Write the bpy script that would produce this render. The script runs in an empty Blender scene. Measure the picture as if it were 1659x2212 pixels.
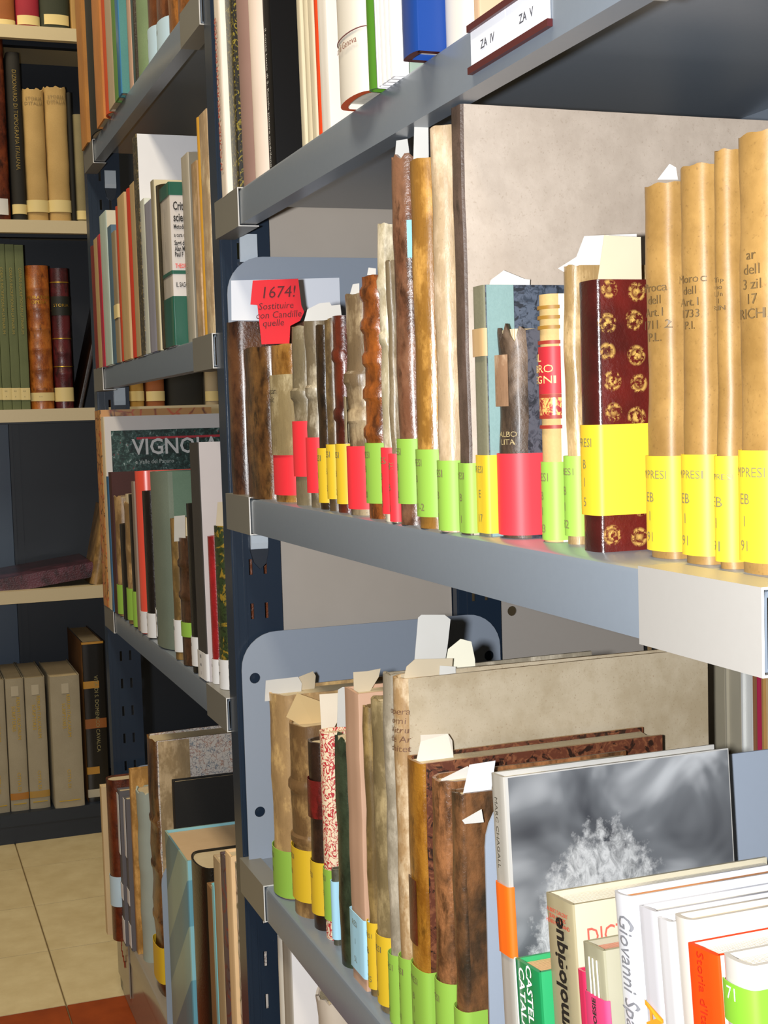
import bpy, math, random
from mathutils import Vector, Matrix

random.seed(7)
scene = bpy.context.scene
COL = scene.collection

# ------------------------------------------------------------------ camera
CAMH = 1.05                      # camera height above the floor
FPX, YAW, PITCH, ROLL = 2955.0, 0.34723, 0.0686, -0.03072
W, H = 1659.0, 2212.0


def cam_axes():
    cy, sy = math.cos(YAW), math.sin(YAW)
    f = Vector((sy, cy, 0)); r = Vector((cy, -sy, 0)); u = Vector((0, 0, 1))
    cp, sp = math.cos(PITCH), math.sin(PITCH)
    f2 = f * cp - u * sp; u2 = u * cp + f * sp
    cr, sr = math.cos(ROLL), math.sin(ROLL)
    return r * cr + u2 * sr, u2 * cr - r * sr, f2


CR, CU, CF = cam_axes()
EYE = Vector((0, 0, CAMH))


def ray(px, py):
    return CF + CR * ((px - W / 2) / FPX) - CU * ((py - H / 2) / FPX)


def atX(px, py, X):
    v = ray(px, py); return EYE + v * (X / v.x)


def atY(px, py, Y):
    v = ray(px, py); return EYE + v * (Y / v.y)


def atZ(px, py, Z):
    v = ray(px, py); return EYE + v * ((Z - CAMH) / v.z)


cam_d = bpy.data.cameras.new('camera')
cam = bpy.data.objects.new('camera', cam_d); COL.objects.link(cam)
m = Matrix((CR, CU, -CF)).transposed().to_4x4(); m.translation = EYE
cam.matrix_world = m
cam_d.sensor_fit = 'VERTICAL'; cam_d.sensor_height = 36.0; cam_d.sensor_width = 27.0
cam_d.lens = 36.0 * FPX / H
cam_d.clip_start = 0.02; cam_d.clip_end = 50
scene.camera = cam

# ------------------------------------------------------------------ light
scene.view_settings.view_transform = 'Standard'
scene.view_settings.look = 'None'
scene.view_settings.gamma = 1.0
scene.view_settings.use_curve_mapping = False
scene.view_settings.exposure = 0.0

world = bpy.data.worlds.new('world'); scene.world = world; world.use_nodes = True
bg = world.node_tree.nodes['Background']
bg.inputs['Color'].default_value = (1.0, 0.86, 0.66, 1)
bg.inputs['Strength'].default_value = 0.13


def light(name, kind, loc, energy, color, rot=(0, 0, 0), **kw):
    d = bpy.data.lights.new(name, kind); d.energy = energy; d.color = color
    for a, b in kw.items(): setattr(d, a, b)
    o = bpy.data.objects.new(name, d); COL.objects.link(o)
    o.location = loc; o.rotation_euler = rot
    return o


# the camera's own flash, beside the lens (camera held upright)
light('camera_flash', 'POINT', EYE - CR * 0.055 + CU * 0.004 + CF * 0.01, 72.0, (0.97, 0.985, 1.0), shadow_soft_size=0.013)
# ceiling tubes over the aisle
light('ceiling_tube', 'AREA', (-0.25, 0.9, 2.75), 37.0, (1.0, 0.87, 0.66), shape='RECTANGLE', size=0.25, size_y=1.4)
light('ceiling_tube_far', 'AREA', (-0.2, 3.0, 2.75), 20.0, (1.0, 0.84, 0.56), shape='RECTANGLE', size=1.4, size_y=0.25)

# ------------------------------------------------------------------ helpers


def lin(h):
    out = []
    for i in (0, 2, 4):
        c = int(h[i:i + 2], 16) / 255.0
        out.append(c / 12.92 if c <= 0.04045 else ((c + 0.055) / 1.055) ** 2.4)
    return (out[0], out[1], out[2], 1.0)


MATS = {}


def mix_c(a, b, f):
    return tuple(x * (1 - f) + y * f for x, y in zip(a, b))


def M(kind, c1, c2=None, c3=None, **kw):
    key = (kind, c1, c2, c3, tuple(sorted(kw.items())))
    if key in MATS: return MATS[key]
    mt = bpy.data.materials.new(kind + '_' + c1); mt.use_nodes = True
    nt = mt.node_tree; N = nt.nodes; L = nt.links
    bsdf = N['Principled BSDF']

    def node(t, **a):
        n = N.new(t)
        for k, v in a.items():
            if k in n.inputs: n.inputs[k].default_value = v
            else: setattr(n, k, v)
        return n

    def coords(scale=(1, 1, 1), rnd=True):
        tc = node('ShaderNodeTexCoord')
        mp = node('ShaderNodeMapping'); mp.inputs['Scale'].default_value = scale
        L.new(tc.outputs['Object'], mp.inputs['Vector'])
        if rnd:
            oi = node('ShaderNodeObjectInfo')
            mu = node('ShaderNodeMath', operation='MULTIPLY'); mu.inputs[1].default_value = 37.0
            L.new(oi.outputs['Random'], mu.inputs[0])
            L.new(mu.outputs[0], mp.inputs['Location'])
        return mp.outputs['Vector']

    def ramp(src, stops):
        r = node('ShaderNodeValToRGB')
        el = r.color_ramp.elements
        while len(el) < len(stops): el.new(0.5)
        for e, (p, c) in zip(el, stops):
            e.position = p; e.color = c
        L.new(src, r.inputs['Fac']); return r.outputs['Color']

    def noise(vec, scale, detail=4.0, rough=0.55, dist=0.0):
        n = node('ShaderNodeTexNoise'); n.inputs['Scale'].default_value = scale
        n.inputs['Detail'].default_value = detail; n.inputs['Roughness'].default_value = rough
        n.inputs['Distortion'].default_value = dist
        L.new(vec, n.inputs['Vector']); return n.outputs['Fac']

    def mix(f, a, b, mode='MIX'):
        x = node('ShaderNodeMix', data_type='RGBA', blend_type=mode)
        if isinstance(f, (int, float)): x.inputs[0].default_value = f
        else: L.new(f, x.inputs[0])
        for s, v in ((6, a), (7, b)):
            if isinstance(v, tuple): x.inputs[s].default_value = v
            else: L.new(v, x.inputs[s])
        return x.outputs[2]

    def bump(h, strength=0.3, dist=0.001):
        b = node('ShaderNodeBump'); b.inputs['Strength'].default_value = strength
        b.inputs['Distance'].default_value = dist
        L.new(h, b.inputs['Height']); L.new(b.outputs['Normal'], bsdf.inputs['Normal'])

    A = lin(c1)
    if kind == 'vellum': A = tuple(min(.8, x * 1.18) for x in A[:3]) + (1,)
    B_ = lin(c2) if c2 else tuple(x * 0.72 for x in A[:3]) + (1,)
    C_ = lin(c3) if c3 else B_
    rough = kw.get('rough'); coat = kw.get('coat', 0.0)
    if kind == 'vellum':
        f1 = noise(coords((1, 1, .18)), kw.get('s', 60) * 2.2, 5, .65)
        f2 = noise(coords((1, 1, .6)), 34, 5, .65)
        dk = tuple(x * .55 for x in B_[:3]) + (1,)
        c = ramp(f2, [(.36, mix_c(B_, dk, .35)), (.48, B_), (.60, A)])
        c = mix(ramp(f1, [(.38, (0, 0, 0, 1)), (.60, (1, 1, 1, 1))]), mix(.55, c, B_), c)
        f4 = noise(coords((1, 1, .5)), 75, 4, .7)
        c = mix(ramp(f4, [(.60, (0, 0, 0, 1)), (.74, (.55, .55, .55, 1))]), c, dk)
        f3 = noise(coords(), 700, 2, .5)
        c = mix(ramp(f3, [(.64, (0, 0, 0, 1)), (.74, (.5, .5, .5, 1))]), c, C_ if c3 else dk)
        L.new(c, bsdf.inputs['Base Color']); rough = rough or .40; coat = kw.get('coat', .07)
        bump(f1, .5, .0016)
    elif kind == 'parch':            # smooth pale parchment board with fine foxing
        f2 = noise(coords(), 16, 5, .65); f1 = noise(coords(), 60, 5, .7); f3 = noise(coords(), 520, 3, .6)
        c = ramp(f2, [(.36, B_), (.60, A)])
        c = mix(ramp(f1, [(.52, (0, 0, 0, 1)), (.70, (.55, .55, .55, 1))]), c, B_)
        c = mix(ramp(f3, [(.60, (0, 0, 0, 1)), (.72, (.45, .45, .45, 1))]), c, C_)
        L.new(c, bsdf.inputs['Base Color']); rough = rough or .5
        bump(f1, .25, .001)
    elif kind == 'leather':
        f1 = noise(coords((1, 1, .4)), kw.get('s', 45) * 1.6, 6, .7)
        f2 = noise(coords((1, 1, .6)), 22, 4, .65)
        dk = tuple(x * .38 for x in B_[:3]) + (1,)
        c = ramp(f1, [(.38, B_), (.56, A)])
        c = mix(ramp(f2, [(.46, (0, 0, 0, 1)), (.60, (1, 1, 1, 1))]), c, mix(.75, c, C_))
        f4 = noise(coords((1, 1, .35)), 60, 5, .7)
        c = mix(ramp(f4, [(.55, (0, 0, 0, 1)), (.66, (.85, .85, .85, 1))]), c, dk)
        L.new(c, bsdf.inputs['Base Color']); rough = rough or .30; coat = kw.get('coat', .35)
        bump(noise(coords(), 260, 4, .65), .5, .0012)
    elif kind == 'cloth':
        f1 = noise(coords((1, 1, 1)), 500, 2, .6); f2 = noise(coords(), 18, 3, .5)
        c = mix(ramp(f2, [(.3, (0, 0, 0, 1)), (.7, (1, 1, 1, 1))]), mix(.5, A, B_), A)
        c = mix(ramp(f1, [(.35, (0, 0, 0, 1)), (.65, (1, 1, 1, 1))]), mix(.25, c, B_), c)
        L.new(c, bsdf.inputs['Base Color']); rough = rough or .75
        bump(f1, .25, .0005)
    elif kind == 'paper':
        f2 = noise(coords(), 25, 3, .5)
        c = mix(ramp(f2, [(.35, (0, 0, 0, 1)), (.7, (1, 1, 1, 1))]), mix(.22, A, B_), A)
        L.new(c, bsdf.inputs['Base Color']); rough = rough or .62
    elif kind == 'card':
        L_ = A
        bsdf.inputs['Base Color'].default_value = A; rough = rough or .55
    elif kind == 'gloss':
        f2 = noise(coords(), 9, 2, .5)
        c = mix(ramp(f2, [(.3, (0, 0, 0, 1)), (.7, (1, 1, 1, 1))]), mix(.12, A, B_), A)
        L.new(c, bsdf.inputs['Base Color']); rough = rough or .32; coat = kw.get('coat', .25)
    elif kind == 'pages':
        w = node('ShaderNodeTexWave', wave_type='BANDS', bands_direction='X')
        w.inputs['Scale'].default_value = kw.get('s', 220); w.inputs['Distortion'].default_value = 2.5
        w.inputs['Detail'].default_value = 2; w.inputs['Detail Scale'].default_value = 1.5
        L.new(coords((1, .06, .06)), w.inputs['Vector'])
        f2 = noise(coords(), 30, 3, .5)
        c = ramp(w.outputs['Fac'], [(.05, B_), (.55, A)])
        c = mix(ramp(f2, [(.3, (0, 0, 0, 1)), (.7, (1, 1, 1, 1))]), mix(.3, c, B_), c)
        L.new(c, bsdf.inputs['Base Color']); rough = rough or .75
        bump(w.outputs['Fac'], .5, .0006)
    elif kind == 'marble':           # marbled or blotched board paper
        sc = kw.get('s', 90)
        f1 = noise(coords(), sc, 5, .62, 1.6); f2 = noise(coords(), sc * .45, 4, .6, 2.2)
        c = ramp(f1, [(.40, A), (.52, B_)])
        c = mix(ramp(f2, [(.54, (0, 0, 0, 1)), (.60, (1, 1, 1, 1))]), c, C_)
        L.new(c, bsdf.inputs['Base Color']); rough = rough or .4; coat = kw.get('coat', .15)
    elif kind == 'vein':             # pale paper with thin coloured veins
        sc = kw.get('s', 60)
        v = node('ShaderNodeTexVoronoi', feature='DISTANCE_TO_EDGE'); v.inputs['Scale'].default_value = sc
        n2 = node('ShaderNodeTexNoise'); n2.inputs['Scale'].default_value = sc * .8; n2.inputs['Detail'].default_value = 4
        cv = coords(); L.new(cv, n2.inputs['Vector'])
        ad = node('ShaderNodeVectorMath', operation='MULTIPLY_ADD'); ad.inputs[1].default_value = (.03, .03, .03)
        L.new(n2.outputs['Color'], ad.inputs[0]); L.new(cv, ad.inputs[2]); L.new(ad.outputs[0], v.inputs['Vector'])
        msk = ramp(v.outputs['Distance'], [(.0, (1, 1, 1, 1)), (.09, (0, 0, 0, 1))])
        f2 = noise(cv, sc * .6, 3, .6)
        vc = ramp(f2, [(.42, B_), (.58, C_)])
        L.new(mix(msk, A, vc), bsdf.inputs['Base Color']); rough = rough or .5
    elif kind == 'scroll':           # printed red scrolls on cream
        n1 = noise(coords((1, 1, .8)), 120, 1.5, .4, 2.5)
        c = ramp(n1, [(.44, A), (.47, B_), (.54, B_), (.57, A)])
        L.new(c, bsdf.inputs['Base Color']); rough = rough or .5
    elif kind == 'foliage':
        f1 = noise(coords(), 110, 5, .75, .6); f2 = noise(coords(), 55, 4, .7)
        c = ramp(f1, [(.38, A), (.50, B_), (.60, C_), (.68, (.45, .55, .55, 1))])
        c = mix(ramp(f2, [(.64, (0, 0, 0, 1)), (.68, (1, 1, 1, 1))]), c, (.25, .01, .02, 1))
        L.new(c, bsdf.inputs['Base Color']); rough = rough or .3; coat = .3
    elif kind == 'clouds':           # printed monochrome photograph: blurred sky and a pale tufted shape
        cv = coords((1, 1, 1), False)
        f1 = noise(cv, 11, 3, .5, .8)
        c = ramp(f1, [(.36, (.045, .048, .056, 1)), (.49, (.13, .138, .15, 1)), (.63, (.40, .412, .43, 1))])
        sep = node('ShaderNodeSeparateXYZ'); L.new(cv, sep.inputs[0])
        def mth(op, a, b=None):
            q = node('ShaderNodeMath', operation=op)
            for i, v in enumerate((a, b)):
                if v is None: continue
                if isinstance(v, (int, float)): q.inputs[i].default_value = v
                else: L.new(v, q.inputs[i])
            return q.outputs[0]
        dy = mth('MULTIPLY', mth('SUBTRACT', sep.outputs['Y'], kw['cy']), 1 / kw['ry'])
        dz = mth('MULTIPLY', mth('SUBTRACT', sep.outputs['Z'], kw['cz']), 1 / kw['rz'])
        rr = mth('ADD', mth('MULTIPLY', dy, dy), mth('MULTIPLY', dz, dz))
        rr = mth('ADD', rr, mth('MULTIPLY', mth('SUBTRACT', noise(cv, 90, 5, .7), .5), 1.1))
        msk = ramp(rr, [(.78, (1, 1, 1, 1)), (1.05, (0, 0, 0, 1))])
        tuft = ramp(noise(coords((1, 1, .6), False), 130, 5, .75, 1.2), [(.35, (.18, .185, .19, 1)), (.60, (.46, .465, .47, 1))])
        L.new(mix(msk, c, tuft), bsdf.inputs['Base Color']); rough = rough or .3; coat = .3
    elif kind == 'gilt':             # dark leather stamped with gold flowers
        v = node('ShaderNodeTexVoronoi', feature='F1', distance='EUCLIDEAN'); v.inputs['Scale'].default_value = kw.get('s', 42)
        v.inputs['Randomness'].default_value = .25
        cv = coords((1, 1, 1)); L.new(cv, v.inputs['Vector'])
        f1 = noise(cv, 330, 3, .7)
        ring = ramp(v.outputs['Distance'], [(.10, (1, 1, 1, 1)), (.20, (.1, .1, .1, 1)), (.27, (.9, .9, .9, 1)), (.36, (0, 0, 0, 1))])
        brk = ramp(f1, [(.44, (0, 0, 0, 1)), (.54, (1, 1, 1, 1))])
        g = mix(1.0, ring, brk, 'MULTIPLY')
        base = mix(ramp(noise(cv, 30, 4, .6), [(.35, (0, 0, 0, 1)), (.65, (1, 1, 1, 1))]), B_, A)
        L.new(mix(g, base, C_), bsdf.inputs['Base Color']); rough = rough or .28; coat = .3
        bump(noise(cv, 300, 3, .6), .5, .0009)
    elif kind == 'diag':             # two-tone folder with slanting bands
        sep = node('ShaderNodeSeparateXYZ'); L.new(coords((1, 1, 1), False), sep.inputs[0])
        q = node('ShaderNodeMath', operation='MULTIPLY_ADD'); q.inputs[1].default_value = -.9
        L.new(sep.outputs['X'], q.inputs[0]); L.new(sep.outputs['Z'], q.inputs[2])
        sn = node('ShaderNodeMath', operation='SINE'); ml = node('ShaderNodeMath', operation='MULTIPLY'); ml.inputs[1].default_value = 44
        L.new(q.outputs[0], ml.inputs[0]); L.new(ml.outputs[0], sn.inputs[0])
        L.new(ramp(sn.outputs[0], [(.1, A), (.16, B_)]), bsdf.inputs['Base Color']); rough = rough or .35
    elif kind == 'metal':
        f1 = noise(coords((1, 1, 1)), 180, 3, .6)
        c = mix(ramp(f1, [(.3, (0, 0, 0, 1)), (.7, (1, 1, 1, 1))]), mix(.10, A, B_), A)
        L.new(c, bsdf.inputs['Base Color']); rough = rough or .38
        bump(noise(coords(), 900, 2, .5), .06, .0003)
    elif kind == 'steel':
        bsdf.inputs['Base Color'].default_value = A; bsdf.inputs['Metallic'].default_value = .9; rough = rough or .25
    elif kind == 'scuffed':          # dark enamel with pale scratches
        f1 = noise(coords((1, 1, .12)), 240, 4, .7)
        c = mix(ramp(f1, [(.70, (0, 0, 0, 1)), (.76, (1, 1, 1, 1))]), A, B_)
        L.new(c, bsdf.inputs['Base Color']); rough = rough or .3; coat = .2
    elif kind == 'tile':
        f1 = noise(coords(), 16, 4, .6); f2 = noise(coords(), 160, 3, .6)
        c = ramp(f1, [(.3, B_), (.7, A)])
        c = mix(ramp(f2, [(.35, (0, 0, 0, 1)), (.65, (1, 1, 1, 1))]), mix(.15, c, B_), c)
        L.new(c, bsdf.inputs['Base Color']); rough = rough or .3
    bsdf.inputs['Roughness'].default_value = rough if rough else .5
    bsdf.inputs['Coat Weight'].default_value = coat
    if 'spec' in kw: bsdf.inputs['Specular IOR Level'].default_value = kw['spec']
    bsdf.inputs['Coat Roughness'].default_value = .22
    MATS[key] = mt
    return mt


def mesh_obj(name, verts, faces, mats, parent=None, midx=None, smooth=True, angle=0.6):
    me = bpy.data.meshes.new(name); me.from_pydata([tuple(v) for v in verts], [], faces)
    if not isinstance(mats, (list, tuple)): mats = [mats]
    for q in mats: me.materials.append(q)
    if midx: me.polygons.foreach_set('material_index', midx)
    if smooth:
        me.polygons.foreach_set('use_smooth', [True] * len(me.polygons))
        me.update(); me.set_sharp_from_angle(angle=angle)
    me.update()
    o = bpy.data.objects.new(name, me); COL.objects.link(o)
    if parent: o.parent = parent
    return o


def tag(o, label, cat, group=None, kind=None):
    if label: o['label'] = label
    if cat: o['category'] = cat
    if group: o['group'] = group
    if kind: o['kind'] = kind
    return o


def empty(name, loc=(0, 0, 0), rot=(0, 0, 0)):
    o = bpy.data.objects.new(name, None); COL.objects.link(o)
    o.location = loc; o.rotation_euler = rot; o.empty_display_size = .05
    return o


class MB:
    """collects boxes and quads into one mesh"""
    def __init__(s): s.v = []; s.f = []; s.m = []

    def box(s, a, b, mi=0, bev=0.0):
        x0, y0, z0 = a; x1, y1, z1 = b; n = len(s.v)
        s.v += [(x0, y0, z0), (x1, y0, z0), (x1, y1, z0), (x0, y1, z0), (x0, y0, z1), (x1, y0, z1), (x1, y1, z1), (x0, y1, z1)]
        for q in ((0, 3, 2, 1), (4, 5, 6, 7), (0, 1, 5, 4), (1, 2, 6, 5), (2, 3, 7, 6), (3, 0, 4, 7)):
            s.f.append(tuple(n + i for i in q)); s.m.append(mi)
        return s

    def extr(s, poly, axis, a, b, mi=0):
        """closed polygon of 2D points extruded along an axis between a and b"""
        n = len(s.v); k = len(poly)
        for t in (a, b):
            for (p, q) in poly:
                s.v.append((t, p, q) if axis == 'x' else ((p, t, q) if axis == 'y' else (p, q, t)))
        s.f.append(tuple(n + i for i in range(k))[::-1]); s.m.append(mi)
        s.f.append(tuple(n + k + i for i in range(k))); s.m.append(mi)
        for i in range(k):
            j = (i + 1) % k
            s.f.append((n + i, n + j, n + k + j, n + k + i)); s.m.append(mi)
        return s

    def build(s, name, mats, parent=None, smooth=False):
        o = mesh_obj(name, s.v, s.f, mats, parent, s.m, smooth)
        return o


def fix_normals(o):
    import bmesh
    bm = bmesh.new(); bm.from_mesh(o.data); bmesh.ops.recalc_face_normals(bm, faces=bm.faces)
    bm.to_mesh(o.data); bm.free()


def outline_mesh(splines, extrude=0.0, bevel=0.0):
    """flat filled outline with holes -> (verts, faces), centred on z=0"""
    cu = bpy.data.curves.new('o', 'CURVE'); cu.dimensions = '2D'; cu.fill_mode = 'BOTH'; cu.extrude = extrude
    for pts in splines:
        sp = cu.splines.new('POLY'); sp.points.add(len(pts) - 1); sp.use_cyclic_u = True
        for p, q in zip(sp.points, pts): p.co = (q[0], q[1], 0, 1)
    ob = bpy.data.objects.new('o', cu); COL.objects.link(ob)
    dg = bpy.context.evaluated_depsgraph_get(); dg.update()
    me = bpy.data.meshes.new_from_object(ob.evaluated_get(dg))
    v = [tuple(p.co) for p in me.vertices]; f = [tuple(p.vertices) for p in me.polygons]
    bpy.data.objects.remove(ob); bpy.data.curves.remove(cu); bpy.data.meshes.remove(me)
    return v, f


TXT = {}


def text_mesh(s, bold=0.0, shear=0.0):
    key = (s, bold, shear)
    if key in TXT: return TXT[key]
    cu = bpy.data.curves.new('t', 'FONT'); cu.body = s; cu.size = 1.0; cu.resolution_u = 2
    cu.align_x = 'CENTER'; cu.align_y = 'CENTER'; cu.offset = bold; cu.shear = shear; cu.fill_mode = 'BOTH'
    ob = bpy.data.objects.new('t', cu); COL.objects.link(ob)
    dg = bpy.context.evaluated_depsgraph_get(); dg.update()
    me = bpy.data.meshes.new_from_object(ob.evaluated_get(dg))
    v = [(p.co.x, p.co.y) for p in me.vertices]; f = [tuple(p.vertices) for p in me.polygons]
    bpy.data.objects.remove(ob); bpy.data.curves.remove(cu); bpy.data.meshes.remove(me)
    TXT[key] = (v, f); return v, f


def circ(cx, cy, r, n=18):
    return [(cx + r * math.cos(2 * math.pi * i / n), cy + r * math.sin(2 * math.pi * i / n)) for i in range(n)]


def rrect(x0, y0, x1, y1, rs, n=8):
    """rounded rectangle, rs = radii (bl, br, tr, tl)"""
    out = []
    for (cx, cy, a0, r) in ((x0, y0, 180, rs[0]), (x1, y0, 270, rs[1]), (x1, y1, 0, rs[2]), (x0, y1, 90, rs[3])):
        if r <= 0: out.append((cx, cy)); continue
        ox = cx + (r if cx == x0 else -r); oy = cy + (r if cy == y0 else -r)
        for i in range(n + 1):
            a = math.radians(a0 + 90 * i / n); out.append((ox + r * math.cos(a), oy + r * math.sin(a)))
    return out

# ------------------------------------------------------------------ the setting
FX, BX = 0.36, 0.692             # front and back edge of the shelves of the near row
LIP = 0.037
Z0 = CAMH
CY = 3.53                        # front plane of the bookcase across the end of the aisle

floor = MB().box((-2.2, -0.6, -0.05), (2.4, 4.2, -0.004)).build('floor', M('card', '6b5a3c', rough=.8))
tag(floor, 'pale ceramic tile floor with a strip of reddish brown tiles', 'floor', kind='structure')
TS = 0.2795
for i in range(-4, 4):
    for j in range(-2, 5):
        x0 = 0.256 + i * TS; y0 = 2.49 + j * TS
        if x0 > .95 or x0 < -1.0: continue
        red = j < 0
        t = mesh_obj('floor_tile', [], [], M('tile', '9c4412', '84360c', rough=.5) if red else M('tile', 'd9c9a0', 'c7b489', rough=.35), floor)
        g = .0012; bv = .0015
        b = MB(); b.extr([(x0 + g, -.02), (x0 + TS - g, -.02), (x0 + TS - g, -bv), (x0 + TS - g - bv, 0), (x0 + g + bv, 0), (x0 + g, -bv)], 'y', y0 + g, y0 + TS - g)
        me = t.data; me.from_pydata(b.v, [], b.f); me.update(); fix_normals(t)
wall = MB().box((-2.2, 4.0, 0), (2.4, 4.1, 3.0)).build('wall_back', M('paper', 'c9bfa8'))
tag(wall, 'plain wall behind the far bookcase', 'wall', kind='structure')

GREY = M('metal', '6f7883', '636b75', rough=.27)
GREYD = M('metal', '8d949c', '747b84', rough=.42)
PLATE = M('metal', '929cab', '8892a0', rough=.45)
WHITE = M('metal', '918e8a', '878480', rough=.4)
EDGE = M('metal', 'd4d2ce', 'c8c4c0', rough=.3)
NAVY = M('scuffed', '1d2b3c', '51606e', rough=.32)
NAVYF = M('metal', '1a2330', '141c26', rough=.45)
ZINC = M('metal', 'c4ced8', 'aab6c2', rough=.22)
PANEL = M('paper', 'b4aa9f', 'a89e93', rough=.5)


def shelf(parent, zt, y0, y1, x0=FX, x1=BX, lip=LIP, mat=None, clips=(None, None), sgn=1, mid=None):
    """sheet-metal shelf: deck, front lip folded down and back, rear lip; clips = colour of the joint sleeves (near, far)"""
    mat = mat or GREY
    t = .0014; r = .004
    X = lambda d: x0 + sgn * d
    pr = [(X(0), zt - r), (X(r * .3), zt - r * .3), (X(r), zt), (x1, zt), (x1, zt - .03), (x1 - sgn * t, zt - .03), (x1 - sgn * t, zt - t), (X(r), zt - t),
          (X(t), zt - r), (X(t), zt - lip + t), (X(.017), zt - lip + t), (X(.017), zt - lip), (X(0), zt - lip)]
    b = MB(); b.extr(pr, 'y', y0, y1)
    o = b.build('shelf', mat, parent, smooth=True); fix_normals(o)
    for e, c in zip((0, 1), clips):
        if not c: continue
        ya, yb = (y0 - .001, y0 + .104) if e == 0 else (y1 - .104, y1 + .001)
        q = .0022; w = .02
        pc = [(X(w), zt + .0012), (X(-q), zt + .0012), (X(-q), zt - lip - q), (X(w), zt - lip - q), (X(w), zt - lip - q + .0012), (X(-q + .0013), zt - lip - q + .0012), (X(-q + .0013), zt), (X(w), zt)]
        c2 = MB(); c2.extr(pc, 'y', ya, yb); c2.m[0] = 1; k = c2.build('end_clip', [c, EDGE], o); fix_normals(k)
    if mid:
        m_ = MB().box((X(.05), y0 + .05, zt - .0205), (x1 - sgn * .05, y0 + .09, zt - t)).build('deck_rib', mat, o)
    return o


def upright(parent, x0, ynear, z1=2.3, w=.058, th=.034, mat=None, slots=True, rot=1):
    """angle upright: side plate with slots towards the viewer, narrow front flange"""
    mat = mat or NAVY
    holes = []
    z = .06
    while z < z1 - .04 and slots:
        for u in (.020, .037):
            holes.append([(u, z), (u + .0042, z), (u + .0042, z + .018), (u, z + .018)]); holes[-1].reverse()
        z += .051
    v, f = outline_mesh([[(0, 0), (w, 0), (w, z1), (0, z1)]] + holes, .0009)
    vv = [(x0 + p[0], ynear + .001 + p[2], p[1]) for p in v]
    o = mesh_obj('upright', vv, f, mat, parent, smooth=False); fix_normals(o)
    b = MB()
    b.box((x0, ynear + .002, 0), (x0 + .0022, ynear + th, z1))
    b.box((x0 + w - .002, ynear + .002, 0), (x0 + w, ynear + th * .5, z1))
    b.box((x0 + .002, ynear - .0012, 0), (x0 + .0055, ynear, z1)).box((x0 + .0135, ynear - .0012, 0), (x0 + .0155, ynear, z1))
    b.build('flange', mat, o)
    return o


def clip_hook(parent, x0, y, zt):
    """bright zinc hook under the front of a shelf"""
    w = .020; s = .055
    b = MB()
    b.extr([(y - .004, zt - LIP - .028), (y - .0025, zt - LIP - .028), (y - .0010, zt - LIP - .020), (y - .0035, zt - LIP + .004), (y - .0062, zt - LIP + .004), (y - .0062, zt - LIP - .020)], 'x', x0, x0 + w)
    k = b.build('shelf_hook', ZINC, parent); fix_normals(k)
    b = MB()
    b.extr([(x0 - .001, zt - LIP - .027), (x0 + w + .001, zt - LIP - .027), (x0 + w - .003, zt - LIP - .044), (x0 + .010, zt - LIP - .050), (x0 + .003, zt - LIP - .042)], 'y', y - .005, y - .001)
    k2 = b.build('hook_tip', NAVYF, k); fix_normals(k2)


ZA1, ZA2, ZA3 = Z0 + .2435, Z0 - .0805, Z0 - .501
ZB1, ZB2, ZB3, ZB4 = Z0 + .489, Z0 + .102, Z0 - .322, Z0 - .916
AY0, AY1, BY0, BY1 = .506, 1.512, 1.552, 2.498

unitA = tag(empty('steel_shelving_unit', (0, 0, 0)), 'near grey steel shelving unit holding the old books with coloured paper bands', 'shelving', 'steel shelving units')
unitB = tag(empty('steel_shelving_unit', (0, 0, 0)), 'second grey steel shelving unit further down the same row', 'shelving', 'steel shelving units')
LC = M('metal', '757269', '6b6860', rough=.36)
for z in (ZA1, ZA2, ZA3):
    shelf(unitA, z, AY0, AY1, clips=(WHITE, LC))
shelf(unitA, Z0 - .90, AY0, AY1, clips=(WHITE, LC))
shelf(unitA, ZA1 + .42, AY0, AY1)
for z in (ZB1, ZB2, ZB3):
    shelf(unitB, z, BY0, BY1, clips=(LC, LC))
PLI = M('metal', '8b8275', '7d7468', rough=.2)
s4 = shelf(unitB, ZB4, BY0, BY1, clips=(None, None), mat=PLI)
MB().box((FX + .001, BY0, .002), (FX + .004, BY1, ZB4 - LIP + .001)).build('kick_plate', PLI, unitB)
MB().box((FX - .002, BY1 - .10, .03), (FX, BY1 + .03, ZB4 + .001)).build('plinth_clip', PLI, unitB)
shelf(unitB, ZB1 + .40, BY0, BY1)
for yb in (AY1 + .002, BY1 + .002, AY0 - .075):
    par = unitB if yb > 2 else unitA
    upright(par, FX + .002, yb); upright(par, .638, yb)
sp_ = MB().box((.421, AY1 + .016, .02), (.637, AY1 + .019, 2.3)).build('side_panel', PANEL, unitA)
for z in (ZA1, ZA2): clip_hook(unitA, FX + .024, AY1 + .002, z)
for z in (ZB1, ZB2): clip_hook(unitB, FX + .032, BY1 + .002, z)

# the unit standing back to back with the near one
unitD = tag(empty('steel_shelving_unit'), 'shelving unit standing back to back behind the near one', 'shelving', 'steel shelving units')
ZD = Z0 - .46
for z in (ZD, ZD + .42, ZD - .42):
    shelf(unitD, z, AY0, AY1, x0=1.034, x1=.704, sgn=-1)
upright(unitD, .974, AY1 + .002); upright(unitD, .974, AY0 - .036)

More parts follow.
